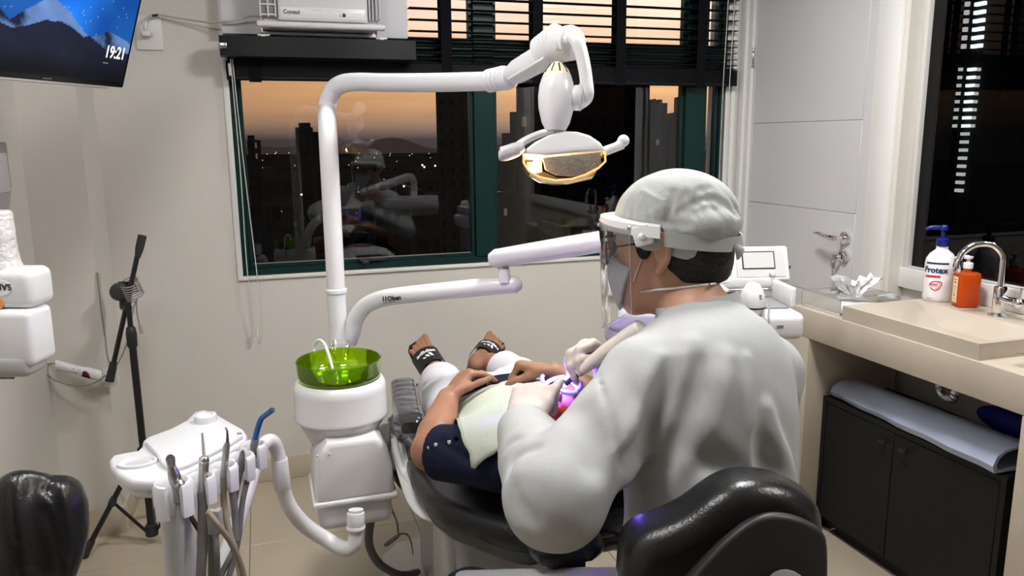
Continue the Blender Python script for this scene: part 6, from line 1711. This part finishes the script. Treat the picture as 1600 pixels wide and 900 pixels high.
# stand-up collar
rows = []
cN = P(1092, 487, 1.40); tiltv = (Z + ft * .30).normalized()
ca = (lt - tiltv * lt.dot(tiltv)).normalized(); cf_ = tiltv.cross(ca)
ring = []
for k in range(41):
    a = radians(-20 + k * 220 / 40 + 180 - 20 + 0)
    a = radians(90 + 25) + radians(310) * k / 40
    d = ca * (cos(a) * .072) + cf_ * (sin(a) * .075)
    if cf_.dot(ft) < 0: d = ca * (cos(a) * .072) - cf_ * (sin(a) * .075)
    lo, hi_ = cN + d * 1.16 - tiltv * .022, cN + d * .99 + tiltv * .022
    ring.append([lo, hi_, hi_ - d.normalized() * .004, lo - d.normalized() * .005])
B().rings(ring).build('collar', COAT, dn)
# trousers
tr = Org().cone(Chp + lt * .07 + V((0, 0, -.08)), tkL, .076, .070, k=.03).cone(tkL, fLg + V((0, 0, .02)), .070, .052, k=.03)
tr.cone(Chp - lt * .07 + V((0, 0, -.08)), tkR, .078, .068, k=.03).cone(tkR, fRg + V((0, 0, .02)), .070, .052, k=.03)
tr.build('trousers', mat('dark_blue_cloth', (.004, .007, .018), .85), dn, .009, 1)
for b_ in (fLg, fRg):
    so = Org().cone(b_ + V((.02, 0, -.025)), b_ + V((-.16, .11, -.035)), .045, .036, k=.01).half((0, 0, .001), (0, 0, -1), .003)
    so.build('shoe', WHITE2, dn, .008, 1)
# hair at the nape and sideburn
HAIR = mat('black_hair', (.007, .006, .006), .42, bump=.8, bscale=140)
ha = Org().ell(hp3(0, -.018, .030), (.083, .101, .092), hx, hy_, hz_, k=.02).ell(hp3(0, -.052, -.030), (.066, .060, .058), hx, hy_, hz_, k=.03)
ha.half(hp3(0, -.018, -.055), HY * .96 + HZ * -.32, .006); ha.half(hp3(0, 0, -.062), -HZ, .01); ha.half(hp3(0, 0, .06), HZ, .01)
ha.build('hair', HAIR, dn, .004, 1)
sb = Org().ell(hp3(-.073, .028, .018), (.006, .016, .030), hx, hy_, hz_, k=.01).ell(hp3(.073, .028, .018), (.006, .016, .030), hx, hy_, hz_, k=.01)
sb.build('sideburn', HAIR, dn, .003, 1)
# surgical cap
CAPM = mat('cap_cloth', (.41, .425, .42), .85, spec=.2, bump=.12, bscale=220)
cp = Org().ell(hp3(0, -.014, .055), (.089, .114, .090), hx, hy_, hz_, k=.02)
cp.ell(hp3(-.012, -.062, .046), (.080, .072, .044), hx, hy_, hz_, k=.005)
cp.ell(hp3(0, -.008, .004), (.085, .103, .055), hx, hy_, hz_, k=.02)
def cap_cut(p):
    q = p - np.array(HCN); y = q @ np.array(HY); z = q @ np.array(HZ)
    zc = np.where(y < -.068, .010, .006 + .42 * np.clip(y, -1, 0)) + np.where(y > .02, .25 * (y - .02), 0)
    return -(z - zc)
cp.fn(cap_cut, .004)
def cap_fold(p):
    q = p - np.array(HCN); x, y, z = q @ np.array(HX), q @ np.array(HY), q @ np.array(HZ)
    an = np.arctan2(y + .014, x); up_ = np.clip((z - .05) / .07, 0, 1)
    g_ = np.exp(-((z - .075) / .028) ** 2)
    return .0034 * np.maximum(np.sin(an * 15 + 4 * z / .1 + .6 * np.sin(an * 5)), 0) ** 4 * g_ + .0008 * np.sin(an * 33 + 1.3) * g_ + .0006 * np.sin(x * 90 + z * 60) * np.sin(y * 70 - z * 50)
cp.ops.append(('d', 0, cap_fold))
for pts_ in ([(1003, 297), (1025, 310), (1045, 325), (1062, 335)], [(1012, 335), (1032, 325), (1044, 305)]):
    cp.chain([hit(cp, x, y, back=.001) for x, y in pts_], .0022, k=.005, n=3)
for pts_ in ([(1038, 350), (1060, 333), (1082, 318), (1105, 311), (1130, 316), (1150, 335)],):
    cp.chain([hit(cp, x, y, back=-.001) for x, y in pts_], .0030, k=.010, op='-', n=3)
for pts_ in ([(1068, 330), (1066, 315), (1072, 302)], [(1088, 318), (1088, 305), (1094, 295)], [(1110, 310), (1106, 300), (1108, 292)], [(1040, 340), (1050, 320), (1052, 300)], [(1020, 345), (1050, 350), (1075, 352)]):
    cp.chain([hit(cp, x, y, back=-.0008) for x, y in pts_], .0028, k=.010, op='-', n=3)
cp.build('cap', CAPM, dn, .0035, 1)
# cap tie knot at the back
B().tube([hp3(-.03, -.122, .010), hp3(-.035, -.132, .0), hp3(-.03, -.128, -.016)], [.006, .012, .004], 10, 4, flat=.5).build('cap_tie', CAPM, dn)
# face mask and its strings
mk = Org().ell(hp3(0, .040, -.050), (.066, .070, .070), hx, hy_, hz_, k=.02).cone(hp3(0, .095, -.030), hp3(0, .085, -.085), .022, .022, k=.03).chain([hp3(-.045, .020, -.075), hp3(-.028, .060, -.108), hp3(0, .076, -.114), hp3(.028, .060, -.108), hp3(.045, .020, -.075)], .024, k=.02)
mk.half(hp3(0, .058, -.03), -HY * .93 - HZ * .42, .003); mk.half(hp3(0, .05, -.030), HZ * .9 - HY * .25, .003)
mk.build('mask', mat('mask_fabric', (.62, .66, .76), .85, bump=.05, bscale=200), dn, .0035, 1)
STR = mat('white_elastic', (.70, .69, .67), .7)
def onhead(px, py, back=-.002): return hit(db, px, py, 1.1, 1.8, back)
B().tube([onhead(1001, 456), onhead(1025, 453), onhead(1060, 450), onhead(1095, 446), onhead(1118, 443), onhead(1140, 440)], .0022, 8, 4).build('mask_string', STR, dn)
B().tube([onhead(1008, 378), onhead(1005, 395), onhead(1000, 412), onhead(994, 428), onhead(990, 440)], .0016, 8, 4).build('mask_string', STR, dn)
# glasses
WIRE = mat('dark_wire', (.02, .018, .02), .3, metal=.5)
for sd in (-1, 1):
    c = hp3(sd * .034, .112, -.004)
    B().tube([c + HX * (.027 * cos(a)) + HZ * (.021 * sin(a)) - HY * (.010 * abs(cos(a)) * (1 if sd * cos(a) > 0 else 0)) for a in [2 * pi * k / 22 for k in range(23)]], .0016, 8).build('glasses_rim', WIRE, dn)
    b_ = B(); b_._add([c] + [c + HX * (.026 * cos(a)) + HZ * (.020 * sin(a)) for a in [2 * pi * k / 22 for k in range(22)]], [(0, k + 1, (k + 1) % 22 + 1) for k in range(22)])
    b_.build('glasses_lens', mat_clear('spectacle_lens', (.95, .95, .96), 1.0), dn, smooth=0)
    B().tube([hp3(sd * .061, .104, .006), hp3(sd * .074, .085, .012), hp3(sd * .081, .03, .020), hp3(sd * .084, .004, .022)], .0016, 8, 4).build('glasses_temple', WIRE, dn)
B().tube([hp3(-.010, .113, .004), hp3(0, .116, .008), hp3(.010, .113, .004)], .0016, 8, 4).build('glasses_bridge', WIRE, dn)
# face shield: brim, clear visor, hinge blocks and strap
SHW = mat('shield_white', (.76, .77, .78), .35)
def arc(a, r, z, off=.0): return hp3(r * sin(a) * .86, r * cos(a) + off, z)
rows = []
for k in range(31):
    a = radians(-95 + 190 * k / 30); zf = .046 + .016 * cos(a)
    rows.append([arc(a, .126, zf + .006), arc(a, .129, zf - .014), arc(a, .124, zf - .014), arc(a, .100, zf + .002), arc(a, .104, zf + .008)])
B().rings(rows).build('shield_brim', SHW, dn)
rows = []
for k in range(31):
    a = radians(-70 + 140 * k / 30); zf = .046 + .016 * cos(a)
    low = -.150 + .075 * (1 - cos(a)) ** 1.1
    rows.append([arc(a, .131 + .004 * v, zf - .002 + (low - zf) * v, -.002) for v in [j / 8 for j in range(9)]])
vis = B().rings(rows, closed=False)
vis.build('visor', mat_clear('visor_sheet', (.94, .94, .95), 1.3, .03), dn, smooth=60)
B().tube([q for q in rows[0]] + [r_[-1] for r_ in rows[1:]] + list(reversed(rows[-1]))[1:], .0005, 6).build('visor_edge', mat('visor_edge', (.55, .56, .60), .2), dn)
for a in (-70, -20, 20, 70): B().ball(arc(radians(a), .1295, .050), .0035, 8).build('rivet', STEEL, dn)
for sd in (-1, 1):
    B().obox(hp3(sd * .103, .020, .036), (.010, .034, .036), HX, (HY - HZ * .25), .004, 2).build('hinge', SHW, dn)
    B().ball(hp3(sd * .109, .020, .034), .007, 12).build('hinge_pin', SHW, dn)
rows = []
for k in range(31):
    a = radians(95 + 170 * k / 30)
    r1, r2 = .097, .122
    c = hp3(r1 * sin(a) * 1.02, r2 * cos(a) - .006, .032 + .022 * cos(a))
    d = (HX * sin(a) + HY * cos(a)).normalized()
    rows.append([c + HZ * .012, c + HZ * .012 + d * .0025, c - HZ * .014 + d * .0045, c - HZ * .014])
B().rings(rows).build('shield_strap', mat('grey_strap', (.40, .41, .40), .7), dn)

# ------------------------------------------------------------------ curing light in the dentist's right hand
cl = thing('curing_light', P(925, 570, 1.46), 'cream pen-shaped curing light glowing blue at its tip in the gloved hand', 'curing light')
w0, w1, w2, w3 = P(884, 600, 1.515), P(905, 582, 1.50), P(925, 566, 1.475), P(1003, 511, 1.385)
B().tube([w1, w2, w2 + (w3 - w2) * .3, w3 - (w3 - w2) * .03, w3], [.009, .0125, .0155, .0165, .013], 20).build('body', mat('wand_cream', (.82, .77, .70), .3), cl)
B().tube([w1, w0 + (w1 - w0) * .35, w0], [.0068, .005, .0045], 14).build('light_guide', mat('guide_dark', (.03, .03, .10), .2), cl)
B().ball(w0 + (w0 - w1).normalized() * .003, .0050, 12).build('tip', mat_emit('curing_glow', (.10, .12, 1.0), 30), cl)
bl2 = bpy.data.lights.new('curing_lamp', 'POINT'); bl2.energy = 1.4; bl2.color = (.20, .10, 1.0); bl2.shadow_soft_size = .006
bo2 = bpy.data.objects.new('curing_lamp', bl2); COL.objects.link(bo2); bo2.location = mw + pn * .012
